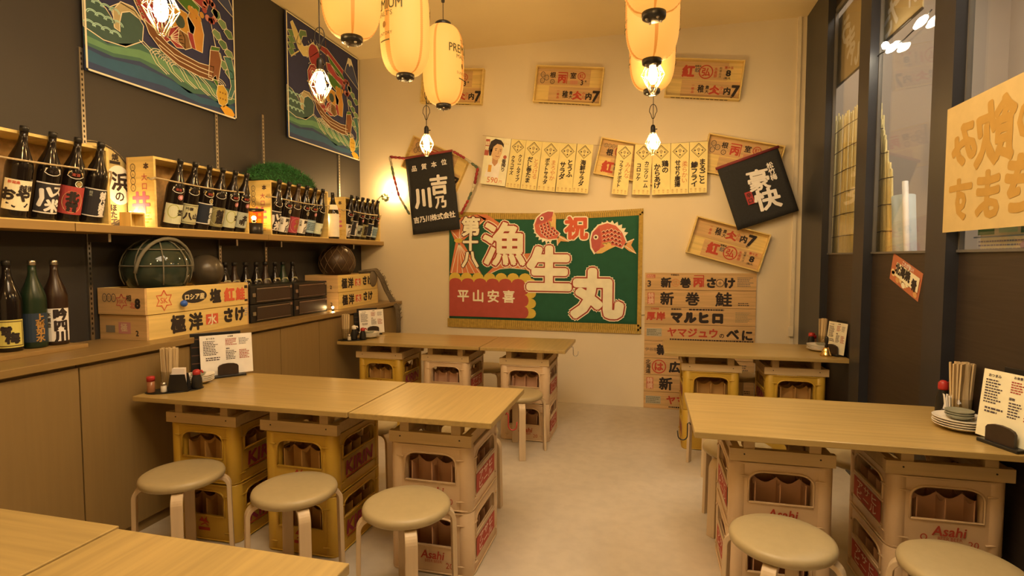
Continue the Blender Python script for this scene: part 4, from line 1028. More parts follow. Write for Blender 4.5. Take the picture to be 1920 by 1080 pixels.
row((1.928, 2.052, 2.172, 2.290), (0, 1, 2, 3), ('cream brush-written label', 'black label and sweeping white brushstrokes', 'red label and round cream field', 'black label and a white column of writing'), 'in the leftmost box', 'bottles in the nearest roped box')
row((2.79, 2.905, 3.02, 3.135, 3.25, 3.36), (4, 5, 6, 7, 4, 8), ('cream label over an orange wedge, leftmost', 'framed gold label', 'dark label', 'brown label with a cream round', 'cream label over an orange wedge, fifth', 'grey label, rightmost'), 'in the middle roped box', 'bottles in the middle roped box')
row((3.715, 3.835, 3.955, 4.07, 4.185, 4.30), (1, 10, 9, 10, 12, 11), ('black label, leftmost', 'cream label beside the red one', 'red label', 'cream label right of the red one', 'grey framed label', 'white slash label, rightmost'), 'under the green heap', 'bottles in the third roped box')
row((4.78, 4.885, 4.99, 5.095, 5.20, 5.305), (10, 3, 8, 7, 6, 12), ('narrow cream label, leftmost', 'black label, second', 'grey round label, third', 'brown label, fourth', 'dark label, fifth', 'grey label, nearest the corner'), 'in the box at the back wall', 'bottles in the farthest roped box')

# ---- between the boxes: paper fans lit by small bulbs, jar, measure cup
def fan(y, z, r, x, label, big):
    t = thing('paper_fan', label, 'fan', M=wallM((x, y, z), 'left'))
    o = MB().lathe([(.001, 0), (r, 0), (r, .008), (.001, .008)], 48).build('board', paint('caa058'), t)
    F = Flat(.009)
    F.ring(0, 0, r - .006, r - .006, .010, '3a2c1c')
    if big: F.ell(.135, .01, .085, .115, 'ecd39a').text('浜', .140, .03, .105, BLK, 2, .035).text('の', .135, -.055, .06, BLK, 2, .03).rect(.08, .130, .145, .147, BLK, 2).text('焼', .115, .17, .04, BLK, 2, .03).vtext('ほたて', .095, -.125, .04, BLK, 2, .05)
    else: F.ell(0, 0, r * .8, r * .8, 'ecd39a').text('浜', 0, 0, .07, BLK, 2, .03)
    F.build('lettering', t); return t
fan(2.465, 1.865, .240, -3.036, 'round paper fan with glowing cream field, half behind the nearest bottle box', True)
fan(4.62, 1.91, .13, -3.02, 'small round paper fan glowing at the end of the farthest bottle box', False)
t = thing('measure_box', 'small square wooden drinking cup on the shelf in front of the round fan', 'cup', (-2.86, 2.53, SHZ))
m = MB()
for a in (-1, 1): m.box((-.042, a * .042 - .004, 0), (.042, a * .042 + .004, .078)); m.box((a * .038 - .004, -.038, 0), (a * .038 + .004, .038, .078))
m.box((-.04, -.04, .0), (.04, .04, .008)); m.build('cup', M_box, t).matrix_local = Matrix.Translation((0, 0, .042)) @ Matrix.Rotation(PI / 2, 4, 'Y') @ Matrix.Translation((0, 0, -.04))
M_jar = pbr('amber_glass', (0.75, 0.42, 0.12), 0.15, var=.2, scale=30)
t = thing('candle_jar', 'glowing amber glass jar with dark rim and dark foot between two bottle boxes', 'lantern', (-2.86, 3.525, SHZ))
MB().lathe([(.001, 0), (.058, 0), (.062, .01), (.062, .085), (.001, .085)], 24).build('foot', M_black, t)
MB().lathe([(.061, .085), (.066, .12), (.068, .175)], 24, cap=False).build('glass', pane_mat('jar_glass', (1.0, .72, .35)), t)
MB().lathe([(.060, .175), (.071, .175), (.073, .182), (.071, .190), (.060, .190)], 24, cap=False).build('rim', M_black, t)
t = make_bottle(None, M_glass, 'dark sake bottle wrapped in cream paper, standing before the small glowing fan', None, (-2.84, 4.555, SHZ), 0)
MB().lathe([(.0525, .02), (.0528, .03), (.0528, .225), (.044, .285), (.034, .315)], 20, cap=False).build('wrapper', paint('e2cf9a'), t)

# ---- little lights strung along the shelf
def shelf_light(loc, power, label, r=.016):
    t = thing('string_light', label, 'light', loc, group='small string lights on the shelf and counter')
    MB().lathe([(.001, -.03), (.010, -.03), (.010, -.012), (.001, -.012)], 10).build('socket', M_black, t)
    MB().sphere((0, 0, 0), r, 14, 8).build('bulb', glow('shelf_bulb_%d' % power, (1.0, .62, .24), power), t)
shelf_light((-2.925, 2.575, 1.70), 210, 'small lit bulb behind the wooden cup, below the round fan')
shelf_light((-2.86, 3.525, 1.745), 220, 'small lit bulb inside the amber jar')
shelf_light((-2.90, 4.50, 1.80), 200, 'small lit bulb between the third and fourth bottle boxes')
shelf_light((-2.63, 5.345, 2.155), 900, 'bright small bulb on the back wall at the far end of the shelf', .020)
shelf_light((-2.66, 4.236, 1.018), 160, 'tiny white light on the worktop beside the black cases', .010)
tag(MB().tube([(-3.00, 2.58, 1.66), (-3.012, 2.75, 1.80), (-3.012, 3.4, 1.82), (-2.99, 3.5, 1.75), (-3.012, 3.62, 1.80), (-3.012, 4.4, 1.82), (-2.98, 4.5, 1.78), (-3.012, 4.66, 1.80), (-3.012, 5.402, 1.82), (-2.8, 5.402, 2.10), (-2.645, 5.38, 2.135)], .003, 5).build('light_cable', M_cord), 'thin cable of the string lights along the back of the shelf', 'cable')
t = thing('paper_flower', 'small pale crumpled decoration beside the bright bulb at the shelf end', 'decoration', (-2.70, 5.33, 2.085))
for k in range(7):
    a = k * .9; MB().sphere((.028 * math.cos(a), .02 * math.sin(a * 1.7), .03 * math.sin(a)), .020, 8, 5, sq=(1, .5, .8)).build('petal', paint('a09058'), t)
# ---- green heap on the third box
m = MB(); rg = random.Random(4); mats = [paint('24501a', .9), paint('1c3e16', .9), paint('35622a', .9)]
def heap(u, v): return Vector((.085 * math.cos(v) * math.cos(u), .42 * math.cos(v) * math.sin(u), .150 * math.sin(v)))
m.mat(mats[1]).lathe([(1, 0), (.96, .28), (.8, .6), (.5, .866), (.2, .98), (.001, 1)], 20, Matrix.Diagonal((.072, .38, .135, 1)))
for i in range(3400):
    u = rg.uniform(0, 2 * PI); v = rg.uniform(.06, PI / 2); p = heap(u, v); d = Vector((rg.gauss(0, 1), rg.gauss(0, 1), rg.gauss(0, .8) + .3)).normalized(); sd = d.orthogonal().normalized() * .0025; l = rg.uniform(.02, .05)
    q = p + d * l; m.mat(mats[i % 3]); m.add([p - sd, p + sd, q], [(0, 1, 2)])
o = m.build('cedar_heap'); o.location = (-2.925, 3.97, 2.045)
tag(o, 'fuzzy green heap of cedar sprigs resting on the third bottle box', 'greenery')

# ================================================================== HANGING LAMPS AND LANTERNS
def make_pendant(label, loc, knots):
    # origin at the middle of the wire cage
    t = thing('pendant_lamp', label, 'lamp', loc, group='wire cage pendant lamps')
    MB().lathe([(.001, .150), (.010, .148), (.016, .138), (.018, .128), (.018, .085), (.015, .078), (.001, .078)], 16).mat(M_black).cyl((.018, 0, .115), (.032, 0, .115), .004, 8).build('socket', M_black, t)
    MB().lathe([(.010, .080), (.012, .062), (.020, .030), (.0225, .005), (.019, -.018), (.010, -.031), (.001, -.034)], 16, cap=False).build('bulb', M_bulb, t)
    m = MB(); n = 8; top, mid, bot = (.022, .085), (.058, .012), (.012, -.078)
    P = lambda r, z, k: (r * math.cos(2 * PI * k / n), r * math.sin(2 * PI * k / n), z)
    for k in range(n):
        m.tube([P(*top, k), P(*mid, k), P(*bot, k)], .0017, 5); m.tube([P(*mid, k), P(*mid, k + 1)], .0015, 5); m.tube([P(*bot, k), P(*bot, k + 1)], .0015, 5); m.tube([P(*top, k), P(*top, k + 1)], .0015, 5)
        m.tube([P(.022, .085, k), P(.040, .048, k + .5), P(*mid, k)], .0012, 4); m.tube([P(*mid, k), P(.035, -.035, k + .5), P(*bot, k + 1)], .0012, 4)
    m.build('wire_cage', M_wire, t)
    zc = CZ - loc[2]; c = MB(); z = .148
    if knots == 0: pts = [(0, 0, z), (0, 0, zc)]; c.tube(pts, .0028, 6)
    else:
        c.tube([(0, 0, z), (0, 0, z + .03), (.002, 0, zc)], .0028, 6)
        for i in range(knots):
            z0 = z + .045 + i * .12; loop = []
            for k in range(17):
                a = 2 * PI * k / 16 - PI / 2; loop.append((.028 * math.cos(a) * (.6 if math.sin(a) < 0 else 1) + (.014 if i else 0), .004 * math.sin(2 * a), z0 + .055 + .055 * math.sin(a)))
            c.tube(loop, .0026, 6)
    c.build('cord', M_cord, t)
    MB().lathe([(.001, zc - .025), (.035, zc - .02), (.04, zc), (.001, zc)], 18).build('ceiling_rose', M_black, t)
    return t
LAMPS = [((-1.65, 1.598, 2.30), 0, 'wire cage pendant lamp in front of the nearer ship poster at the top edge'),
         ((-1.661, 2.567, 2.33), 1, 'wire cage pendant lamp in front of the farther ship poster, loop in its cord'),
         ((-1.662, 3.969, 2.305), 2, 'wire cage pendant lamp in front of the black hanging banner, knotted cord'),
         ((0.007, 2.892, 2.352), 0, 'larger wire cage pendant lamp hanging in front of the right lantern row'),
         ((0.017, 4.389, 2.315), 1, 'smaller wire cage pendant lamp in front of the right row of menu strips'),
         ((0.01, 1.35, 2.32), 0, 'added wire cage pendant lamp over the right aisle, unseen above the picture'),  # this and the next ones: unseen copies added to light the near room
         ((-1.65, 0.25, 2.31), 0, 'added wire cage pendant lamp over the foreground table, out of view'),
         ((-0.2, -0.6, 2.32), 0, 'added wire cage pendant lamp behind the camera, there for its light')]
for loc, kn, lb in LAMPS: make_pendant(lb, loc, kn)

LM = lantern_mat('lantern_paper', (1.0, .44, .075), None, .92)
LS = lantern_mat('lantern_seam', (1.0, .30, .03), None, .62)
def make_lantern(label, loc, rz, hook=True):
    t = thing('paper_lantern', label, 'lantern', loc, rz, group='ribbed paper lanterns with dark caps')
    H, R = .470, .125; n = 48; rings = 44; m = MB().mat(LM); vs = []; fs = []; ms = []
    prof = []
    for j in range(rings * 2 + 1):
        u = j / (rings * 2); z = .022 + u * H; s = abs(2 * u - 1)
        r = .044 + (R - .044) * (1 - s ** 3.6) ** .5 if s < 1 else .044
        prof.append((r - (.0028 if j % 2 else 0), z))
    m.lathe(prof, n, None, True, False)
    # two vertical paper seams
    o = len(m.f); seam = [k for k in range(len(m.f)) if (k % n) in (0, 1, 24, 25, 12, 36)]
    m.mat(LS)
    for k in seam: m.mi[k] = 1
    m.build('paper_body', None, t)
    c = MB().mat(M_black); c.lathe([(.001, -.003), (.036, -.003), (.044, .002), (.046, .012), (.046, .026), (.040, .030), (.001, .030)], 28)
    c.mat(M_metal)
    for k in range(4): a = k * PI / 2 + .5; c.sphere((.030 * math.cos(a), .030 * math.sin(a), -.004), .006, 8, 5)
    c.build('bottom_cap', None, t)
    MB().lathe([(.001, H + .046), (.040, H + .046), (.048, H + .040), (.048, H + .016), (.001, H + .016)], 28).build('top_cap', M_black, t)
    zc = CZ - loc[2]; h0 = H + .046; c = MB().tube([(0, 0, h0), (0, 0, h0 + .18), (.0, .0, zc - .02)], .0022, 6)
    c.mat(M_black).lathe([(.001, h0 + .115), (.010, h0 + .118), (.012, h0 + .15), (.008, h0 + .17), (.001, h0 + .17)], 10)
    c.mats = [M_cord, M_black]; c.build('hanger', None, t)
    G = Flat(.0012, bend=.126); IN = '4a3a10'
    zt = .24
    G.text('The', 0, zt + .135, .022, IN, 1, .012).text('PREMIUM', 0, zt + .09, .048, IN, 1, .014, 0, .75).text("MALT'S", 0, zt + .045, .024, IN, 1, .012)
    G.ell(0, zt - .005, .011, .016, '7a4a14').text('SUNTORY', 0, zt - .05, .016, IN, 1, .01).rect(-.035, zt - .086, .035, zt - .079, IN)
    Q = Matrix(((0, 0, 1, 0), (1, 0, 0, 0), (0, 1, 0, 0), (0, 0, 0, 1))); o = G.build('lettering', t); o.matrix_local = Q
    # the same print on the other side
    o2 = o.copy(); COL.objects.link(o2); o2.parent = t; o2.matrix_local = Matrix.Rotation(PI, 4, 'Z') @ Q
    return t
for loc, rz, lb in [((-1.241, 2.159, 2.365), .5, 'paper lantern at the top edge, nearest of the left row, cut off by the picture'),
                    ((-1.222, 2.648, 2.362), -2.05 + .0, 'paper lantern in the middle of the left row'),
                    ((-1.235, 3.223, 2.366), -.12, 'paper lantern farthest back in the left row, whole and lowest in view'),
                    ((0.006, 2.221, 2.362), .0, 'paper lantern nearest the camera in the right row, only its dark cap low in view'),
                    ((0.001, 2.726, 2.360), .1, 'paper lantern in the middle of the right row'),
                    ((0.003, 3.211, 2.362), .1, 'paper lantern farthest back in the right row, behind the larger pendant lamp')]:
    make_lantern(lb, loc, rz)
for x, lb in ((-1.232, 'thin dark rod on the ceiling carrying the left lantern row'), (.003, 'thin dark rod on the ceiling carrying the right lantern row')):
    tag(MB().cyl((x, 1.2, CZ - .012), (x, 3.5, CZ - .012), .008, 8).build('ceiling_rod', M_black), lb, 'rod')

# ================================================================== ON THE WORKTOP
for i, (y, k, g, lb, cap) in enumerate(((1.905, 13, M_glass, 'large dark bottle with gold plum-wine label at the left picture edge', M_black), (2.015, 14, M_glassg, 'large green sake bottle between the gold-labelled and white-labelled ones', M_metal), (2.118, 15, M_glassb, 'large brown sake bottle with tall white brush-written label on the worktop', M_metal))):
    make_bottle(k, g, lb, 'large bottles on the worktop', (-2.925, y + .02, CTZ + .022), -.55, 0, 'sake_bottle', cap)
tag(MB().box((-3.02, 1.3, CTZ), (-2.80, 2.20, CTZ + .021)).build('plinth_board', M_shelf, bevel=.002), 'thin pale wooden board under the three large bottles on the worktop', 'board')
for i, y in enumerate((3.343, 3.432, 3.548, 3.665, 3.769, 3.885, 3.987, 4.114)):
    yy = y
    t = make_bottle(None, (M_glass, M_glassb, M_glass, M_glass, M_glassb, M_glass, M_glassg, M_glass)[i], 'dark bottle neck showing above the black cases, %s of eight' % ('leftmost', 'second', 'third', 'fourth', 'fifth', 'sixth', 'green seventh', 'rightmost')[i], 'bottles behind the black cases', (-2.965, yy, CTZ), -.5)
    F = Flat(.0008, bend=.045); F.poly([(-.04, .262), (-.012, .25), (.02, .255), (.035, .268), (.02, .30), (-.02, .298)], ('c8a868', 'b89a60', 'd0a860')[i % 3], 0)
    o = F.build('neck_label', t); o.matrix_local = Matrix(((0, 0, 1, 0), (1, 0, 0, 0), (0, 1, 0, 0), (0, 0, 0, 1)))
def fish_box(y0, y1, z0, z1, x1, label, front, end, depth=.33):
    t = thing('fish_box', label, 'wooden box', (x1 - depth / 2, (y0 + y1) / 2, z0), group='printed wooden fish boxes on the worktop')
    L, H, D, th = y1 - y0, z1 - z0, depth, .013
    MB().box((-D / 2 + th, -L / 2 + th, 0), (D / 2 - th, L / 2 - th, .01)).build('bottom', M_boxd, t)
    for a in (-D / 2, D / 2 - th): MB().box((a, -L / 2 + th, 0), (a + th, L / 2 - th, H)).build('side_board', wood('fish_box_wood_side', 'd0a052', 'y', .65, .12, .95), t, bevel=.001)
    for a in (-L / 2, L / 2 - th): MB().box((-D / 2, a, 0), (D / 2, a + th, H)).build('end_board', M_boxd, t, bevel=.001)
    F = Flat(.001); front(F, L, H); f = F.build('front_lettering', t); f.matrix_local = wallM((D / 2, 0, H / 2), 'left')
    F = Flat(.001); end(F, D, H); f = F.build('end_lettering', t); f.matrix_local = wallM((0, -L / 2, H / 2), 'front_y')
    return t
def star(F, x, y, r, col, l=1):
    p = []
    for i in range(12): q = r if i % 2 == 0 else r * .58; a = PI / 2 + i * PI / 6; p.append((x + q * math.cos(a), y + q * math.sin(a)))
    F.line(p + [p[0]], .007, col, l)
def f_up(F, L, H):
    star(F, -.28, .0, .058, 'c8502c'); F.text('SK', -.28, .0, .032, 'c8502c', 1, .01)
    F.ell(-.06, .01, .095, .042, '2e2218').text('ロシア産', -.06, .008, .036, 'd8b070', 2, .04, 0, 1.0); F.text('塩', .105, .0, .085, BLK, 1, .06).text('紅', .225, .0, .085, 'c8502c', 1, .06).text('鮭', .325, .0, .08, 'c8502c', 1, .05)
    F.rect(.365, .035, .395, .055, BLK).rect(.365, -.055, .395, -.04, INK)
def e_up(F, D, H):
    for i in range(3): F.ring(-.115 + .032 * i, .02, .015, .022, .004, '5a4a38').text('巳', -.115 + .032 * i, .02, .018, '5a4a38', 1, .01)
    star(F, .005, .0, .042, 'b8503c'); F.text('SK', .005, 0, .022, 'b8503c', 1, .01).text('相', .055, .02, .035, INK, 1, .02).text('北', .08, -.02, .035, 'b8503c', 1, .02).text('8', .115, -.01, .05, BLK, 1, .06)
def f_lo(F, L, H):
    F.text('極', -.19, .0, .10, BLK, 1, .05).text('洋', -.06, .0, .10, BLK, 1, .05).rect(.02, -.03, .12, .035, 'c8502c').text('水', .07, .0, .07, 'e0b880', 2, .03).text('さ', .21, .012, .09, BLK, 1, .07).text('け', .315, .012, .09, BLK, 1, .07).lines_of_print(.36, -.01, .39, .05, 4, '8a8078', 1, .5)
def e_lo(F, D, H):
    F.rect(-.12, -.03, -.055, .01, '7a6448').rect(-.03, -.035, .055, .03, 'b87058').text('極', .01, .0, .045, 'd0a070', 2, .03).text('2', .10, -.03, .03, INK, 1, .03)
def f_r(F, L, H):
    F.text('極', -.26, .0, .09, BLK, 1, .05).text('洋', -.15, .0, .09, BLK, 1, .05).rect(-.07, -.03, .03, .035, 'c8502c').text('水', -.02, .0, .07, 'e0b880', 2, .03).text('さ', .11, .012, .085, BLK, 1, .07).text('け', .21, .012, .085, BLK, 1, .07)
fish_box(2.45, 3.25, CTZ, 1.128, -2.70, 'lower printed wooden fish box of the two under the glass float', f_lo, e_lo)
fish_box(2.44, 3.245, 1.131, 1.280, -2.695, 'upper printed wooden fish box with red star, holding the glass float', f_up, e_up)
fish_box(4.385, 5.14, CTZ, 1.135, -2.70, 'lower printed wooden fish box at the back wall end of the worktop', f_r, e_lo)
fish_box(4.38, 5.13, 1.138, 1.292, -2.70, 'upper printed wooden fish box below the brown netted float', f_r, e_lo)
tag(MB().sphere(onX(345, 569, -2.672), .020, 16, 10).build('blue_ball', paint('2a4a80', .4)), 'small blue ball on the front of the red-star fish box', 'ball')
# glass floats
M_float = pbr('float_glass_green', (0.03, 0.045, 0.035), 0.06, var=.2, scale=4)
t = thing('glass_float', 'big green glass fishing float in rope net, sitting in the red-star fish box', 'float', (-2.86, 2.68, 1.382))
MB().sphere((0, 0, 0), .180, 36, 20).build('globe', M_float, t)
m = MB()
def circ(r, z, n=28): return [(r * math.cos(2 * PI * i / n), r * math.sin(2 * PI * i / n), z) for i in range(n)]
for z in (.02, .115): m.tube(circ(math.sqrt(.186 ** 2 - z * z), z), .004, 6, True)
for k in range(8):
    a = 2 * PI * k / 8 + .2; p = []
    for i in range(9): b = -.5 + (PI / 2 + .35) * i / 8; p.append((.186 * math.cos(b) * math.cos(a), .186 * math.cos(b) * math.sin(a), .186 * math.sin(b)))
    m.tube(p, .004, 6)
p = []
for i in range(15): a = PI * i / 14; p.append((.06 + .03 * math.sin(a), .20 * math.cos(a) * (1.0), -.02 + .20 * math.sin(a)))
m.tube(p, .010, 8); m.tube([(x * .8, y * .9 + .02, z * 1.0 + .008) for x, y, z in p], .007, 8)
m.build('rope_net', paint('6e5c40', .9, 1.1), t)
t = MB().sphere((0, 0, 0), .112, 28, 16).build('plain_float', pbr('float_glass_grey', (0.07, 0.06, 0.045), 0.3, var=.1)); t.location = (-2.87, 3.06, 1.360)
tag(t, 'smaller smooth grey fishing float right of the roped green one', 'float')
t = thing('netted_float', 'dim brown fishing float wrapped in fine net on the far fish boxes', 'float', (-2.87, 4.66, 1.405))
MB().sphere((0, 0, 0), .165, 30, 18).build('globe', pbr('float_brown', (0.06, 0.035, 0.02), 0.35, var=.3), t)
m = MB()
for k in range(12):
    a = 2 * PI * k / 12; m.tube([(.169 * math.cos(b) * math.cos(a + b * .6), .169 * math.cos(b) * math.sin(a + b * .6), .169 * math.sin(b)) for b in [(-.6 + 2.1 * i / 9) for i in range(10)]], .003, 4)
    m.tube([(.169 * math.cos(b) * math.cos(a - b * .6), .169 * math.cos(b) * math.sin(a - b * .6), .169 * math.sin(b)) for b in [(-.6 + 2.1 * i / 9) for i in range(10)]], .003, 4)
m.build('net', paint('6a4a2c', .9), t)
# net draped over the end of the far boxes, hanging over the cabinet front
def drape():
    m = MB(); m.mat(paint('6a5236', .9)); rg = random.Random(9)
    path = [(-2.80, 4.95, 1.31), (-2.685, 5.06, 1.33), (-2.655, 5.14, 1.24), (-2.64, 5.20, 1.12), (-2.60, 5.25, 1.00), (-2.545, 5.27, .93), (-2.535, 5.27, .80), (-2.54, 5.26, .66)]
    for k in range(16):
        o = [rg.uniform(-.045, .045) for _ in range(3)]
        m.tube([(x + abs(o[0]) * .3, y + o[1] + .01 * math.sin(i * 2 + k), z + o[2] * .3 - .004 * (k % 3)) for i, (x, y, z) in enumerate(path)], .006, 5)
    for k in range(26):
        i = k * (len(path) - 2) // 26; f = (k * .37) % 1; a = Vector(path[i]).lerp(Vector(path[i + 1]), f); m.tube([a + Vector((.012, -.05, .01)), a + Vector((.02, 0, -.008)), a + Vector((.012, .05, .012))], .004, 5)
    m.sphere((-2.70, 5.03, 1.24), 1, 14, 8, sq=(.03, .07, .085))
    return m.build('fishing_net')
tag(drape(), 'bunch of brown fishing net hanging off the far fish boxes over the cabinet', 'net')
# black latched cases: two columns of two
def case(y0, y1, z0, z1, label):
    t = thing('black_case', label, 'case', (-2.80, (y0 + y1) / 2, z0), group='black latched cases on the worktop')
    L, H = y1 - y0, z1 - z0
    MB().box((-.13, -L / 2, 0), (.10, L / 2, H)).build('body', M_black, t, bevel=.006)
    MB().box((.10, -L / 2 + .055, .018), (.106, L / 2 - .04, H - .020)).build('front_panel', pbr('case_front_brown', (0.045, 0.03, 0.024), .35), t, bevel=.002)
    MB().box((.105, -L / 2 + .055, H - .024), (.110, L / 2 - .05, H - .017)).build('trim_strip', M_metal, t); MB().box((.105, -L / 2 + .05, .016), (.109, L / 2 - .04, .020)).build('trim_strip', M_metal, t)
    MB().box((.100, -L / 2 + .012, H / 2 - .012), (.108, -L / 2 + .042, H / 2 + .014)).build('latch', M_metal, t); MB().box((.100, L / 2 - .055, H - .030), (.116, L / 2 - .03, H - .012)).build('latch', M_metal, t)
zc = CTZ + .132
case(3.275, 3.745, CTZ, zc - .003, 'lower left black latched case next to the stacked fish boxes'); case(3.275, 3.745, zc, zc + .130, 'upper left black latched case, level with the red-star box')
case(3.760, 4.215, CTZ, zc - .003, 'lower right black latched case beside the tiny white light'); case(3.760, 4.215, zc, zc + .130, 'upper right black latched case')

# ================================================================== ON THE TABLES
def chop_bundle(x, y, n, h, where, rz=0.0, r=.022):
    t = thing('chopstick_holder', 'clear plastic holder of wooden chopsticks %s' % where, 'holder', (x, y, TT + .006), rz, 'chopstick holders on the tables')
    MB().lathe([(r + .006, 0), (r + .009, .004), (r + .011, .095), (r + .009, .095), (r + .006, .008), (.001, .008)], 20, cap=False).build('cup', pane_mat('clear_plastic', (.93, .92, .88)), t)
    MB().lathe([(.001, 0), (r + .006, 0), (r + .006, .006), (.001, .006)], 20).build('base', M_black, t)
    rg = random.Random(int(x * 100 + y * 10) + n)
    me = PROTO.get('chop')
    for k in range(n):
        a = k * 2.4; q = r * math.sqrt((k + .3) / n); px, py = q * math.cos(a), q * math.sin(a)
        if 'chop' not in PROTO:
            o = MB().box((-.0065, -.0032, 0), (.0065, .0032, .205)).build('chopsticks', wood('chopstick_aspen', 'c79a60', 'z', .6, .10, 1.1)); PROTO['chop'] = o
        else: o = PROTO['chop'].copy(); COL.objects.link(o)
        o.location = (x + px, y + py, TT + .0155 + rg.uniform(0, .004)); o.rotation_euler = (-py * 1.8, px * 1.8, rg.uniform(0, PI))
        o.scale = (1, 1, h / .205)
        tag(o, 'pair of wooden chopsticks in the holder %s' % where, 'chopsticks', 'chopsticks standing %s' % where)
def tray_oval(x, y, rx, ry, rz, where):
    o = MB().lathe([(.001, 0), (.96, 0), (1.0, .5), (1.0, 1), (.95, 1), (.93, .6), (.001, .6)], 40).build('condiment_tray', M_black)
    o.scale = (rx, ry, .006); o.location = (x, y, TT); o.rotation_euler = (0, 0, rz)
    tag(o, 'small oval black condiment tray %s' % where, 'tray', 'black condiment trays')
def soy(x, y, where, red=True, h=.085, white=False):
    t = thing('soy_sauce_bottle', 'soy sauce bottle with %s cap %s' % ('white' if white else 'red', where), 'bottle', (x, y, TT + .006), .4, 'soy sauce bottles')
    k = h / .085
    MB().lathe([(.001, 0), (.026, 0), (.028, .004 * k), (.025, .05 * k), (.018, .07 * k), (.018, .075 * k)], 18).build('body', M_black, t)
    c = MB().lathe([(.019, .072 * k), (.020, .078 * k), (.019, .092 * k), (.010, .099 * k), (.001, .100 * k)], 16); c.tube([(.010, 0, .090 * k), (.026, 0, .092 * k), (.032, 0, .080 * k)], .0055, 8)
    c.build('cap', M_white if white else M_red, t)
def shaker(x, y, where):
    t = thing('spice_shaker', 'small clear spice shaker with red lid %s' % where, 'shaker', (x, y, TT + .006), 0, 'spice shakers')
    MB().lathe([(.001, 0), (.018, 0), (.019, .003), (.018, .060), (.001, .060)], 16).build('body', pbr('chili_powder_glass', (0.30, 0.13, 0.06), .15, var=.2, scale=40), t)
    MB().lathe([(.0195, .058), (.0195, .080), (.017, .083), (.001, .083)], 16).build('lid', M_red, t)
def salt(x, y, where):
    t = thing('salt_pot', 'tiny glass salt pot with pale grains %s' % where, 'shaker', (x, y, TT + .006), 0, 'salt pots')
    MB().lathe([(.001, 0), (.014, 0), (.015, .003), (.013, .035), (.001, .036)], 14).build('body', pbr('salt_glass', (.62, .58, .5), .2), t)
    MB().lathe([(.0135, .035), (.0135, .048), (.001, .052)], 14).build('lid', M_metal, t)
def napkins(x, y, rz, where):
    t = thing('napkin_holder', 'black napkin holder %s' % where, 'holder', (x, y, TT + .006), rz, 'black napkin holders')
    m = MB().mat(M_black)
    for s in (-1, 1): m.plate([(-.05, 0), (.05, 0), (.036, .088), (-.036, .088)], [], .004, Matrix.Translation((0, s * .022 + .002, 0)) @ Matrix.Rotation(PI / 2, 4, 'X'))
    m.box((-.05, -.022, 0), (.05, .022, .005)); m.build('stand', None, t)
    o = MB().box((-.030, -.013, .006), (.030, .013, .118)).build('napkin_stack', M_paper); o.location = (x, y, TT + .0065); o.rotation_euler = (0, 0, rz)
    tag(o, 'stack of white paper napkins in the black holder %s' % where, 'napkins', 'napkin stacks', 'stuff')
PLATE = [(.001, .004), (.045, .0), (.050, .0), (.075, .010), (.097, .021), (.099, .0235), (.096, .0245), (.072, .014), (.048, .006), (.001, .006)]
DISH = [(.001, .003), (.026, 0), (.030, 0), (.044, .012), (.047, .016), (.045, .017), (.038, .008), (.001, .005)]
PROTO['plate'] = None
def plates(x, y, n, nd, s, where, dx=0.0, dy=0.0):
    orn = {1: ('',), 3: ('bottom', 'middle', 'top'), 4: ('bottom', 'second', 'third', 'top')}
    z = TT + .0005
    for i in range(n):
        if PROTO['plate'] is None: PROTO['plate'] = MB().lathe(PLATE, 40, cap=False).build('plate', M_white); o = PROTO['plate']
        else: o = PROTO['plate'].copy(); COL.objects.link(o)
        o.scale = (s, s, .9); o.location = (x + random.uniform(-.002, .002), y + random.uniform(-.002, .002), z); z += .0098
        tag(o, 'white plate, %s of the stack %s' % (orn[n][i], where), 'plate', 'stacked white plates')
    z += .0002
    for i in range(nd):
        if 'dish' not in PROTO: PROTO['dish'] = MB().lathe(DISH, 32, cap=False).mat(M_white).ring if False else MB().lathe(DISH, 32, cap=False).build('sauce_dish', M_dish); o = PROTO['dish']
        else: o = PROTO['dish'].copy(); COL.objects.link(o)
        o.location = (x + dx, y + dy, z); o.scale = (s * 1.06, s * 1.06, 1); z += .0088
        tag(o, 'small grey-green sauce dish, %s of the pile %s' % (orn[nd][i], where), 'dish', 'stacked sauce dishes')
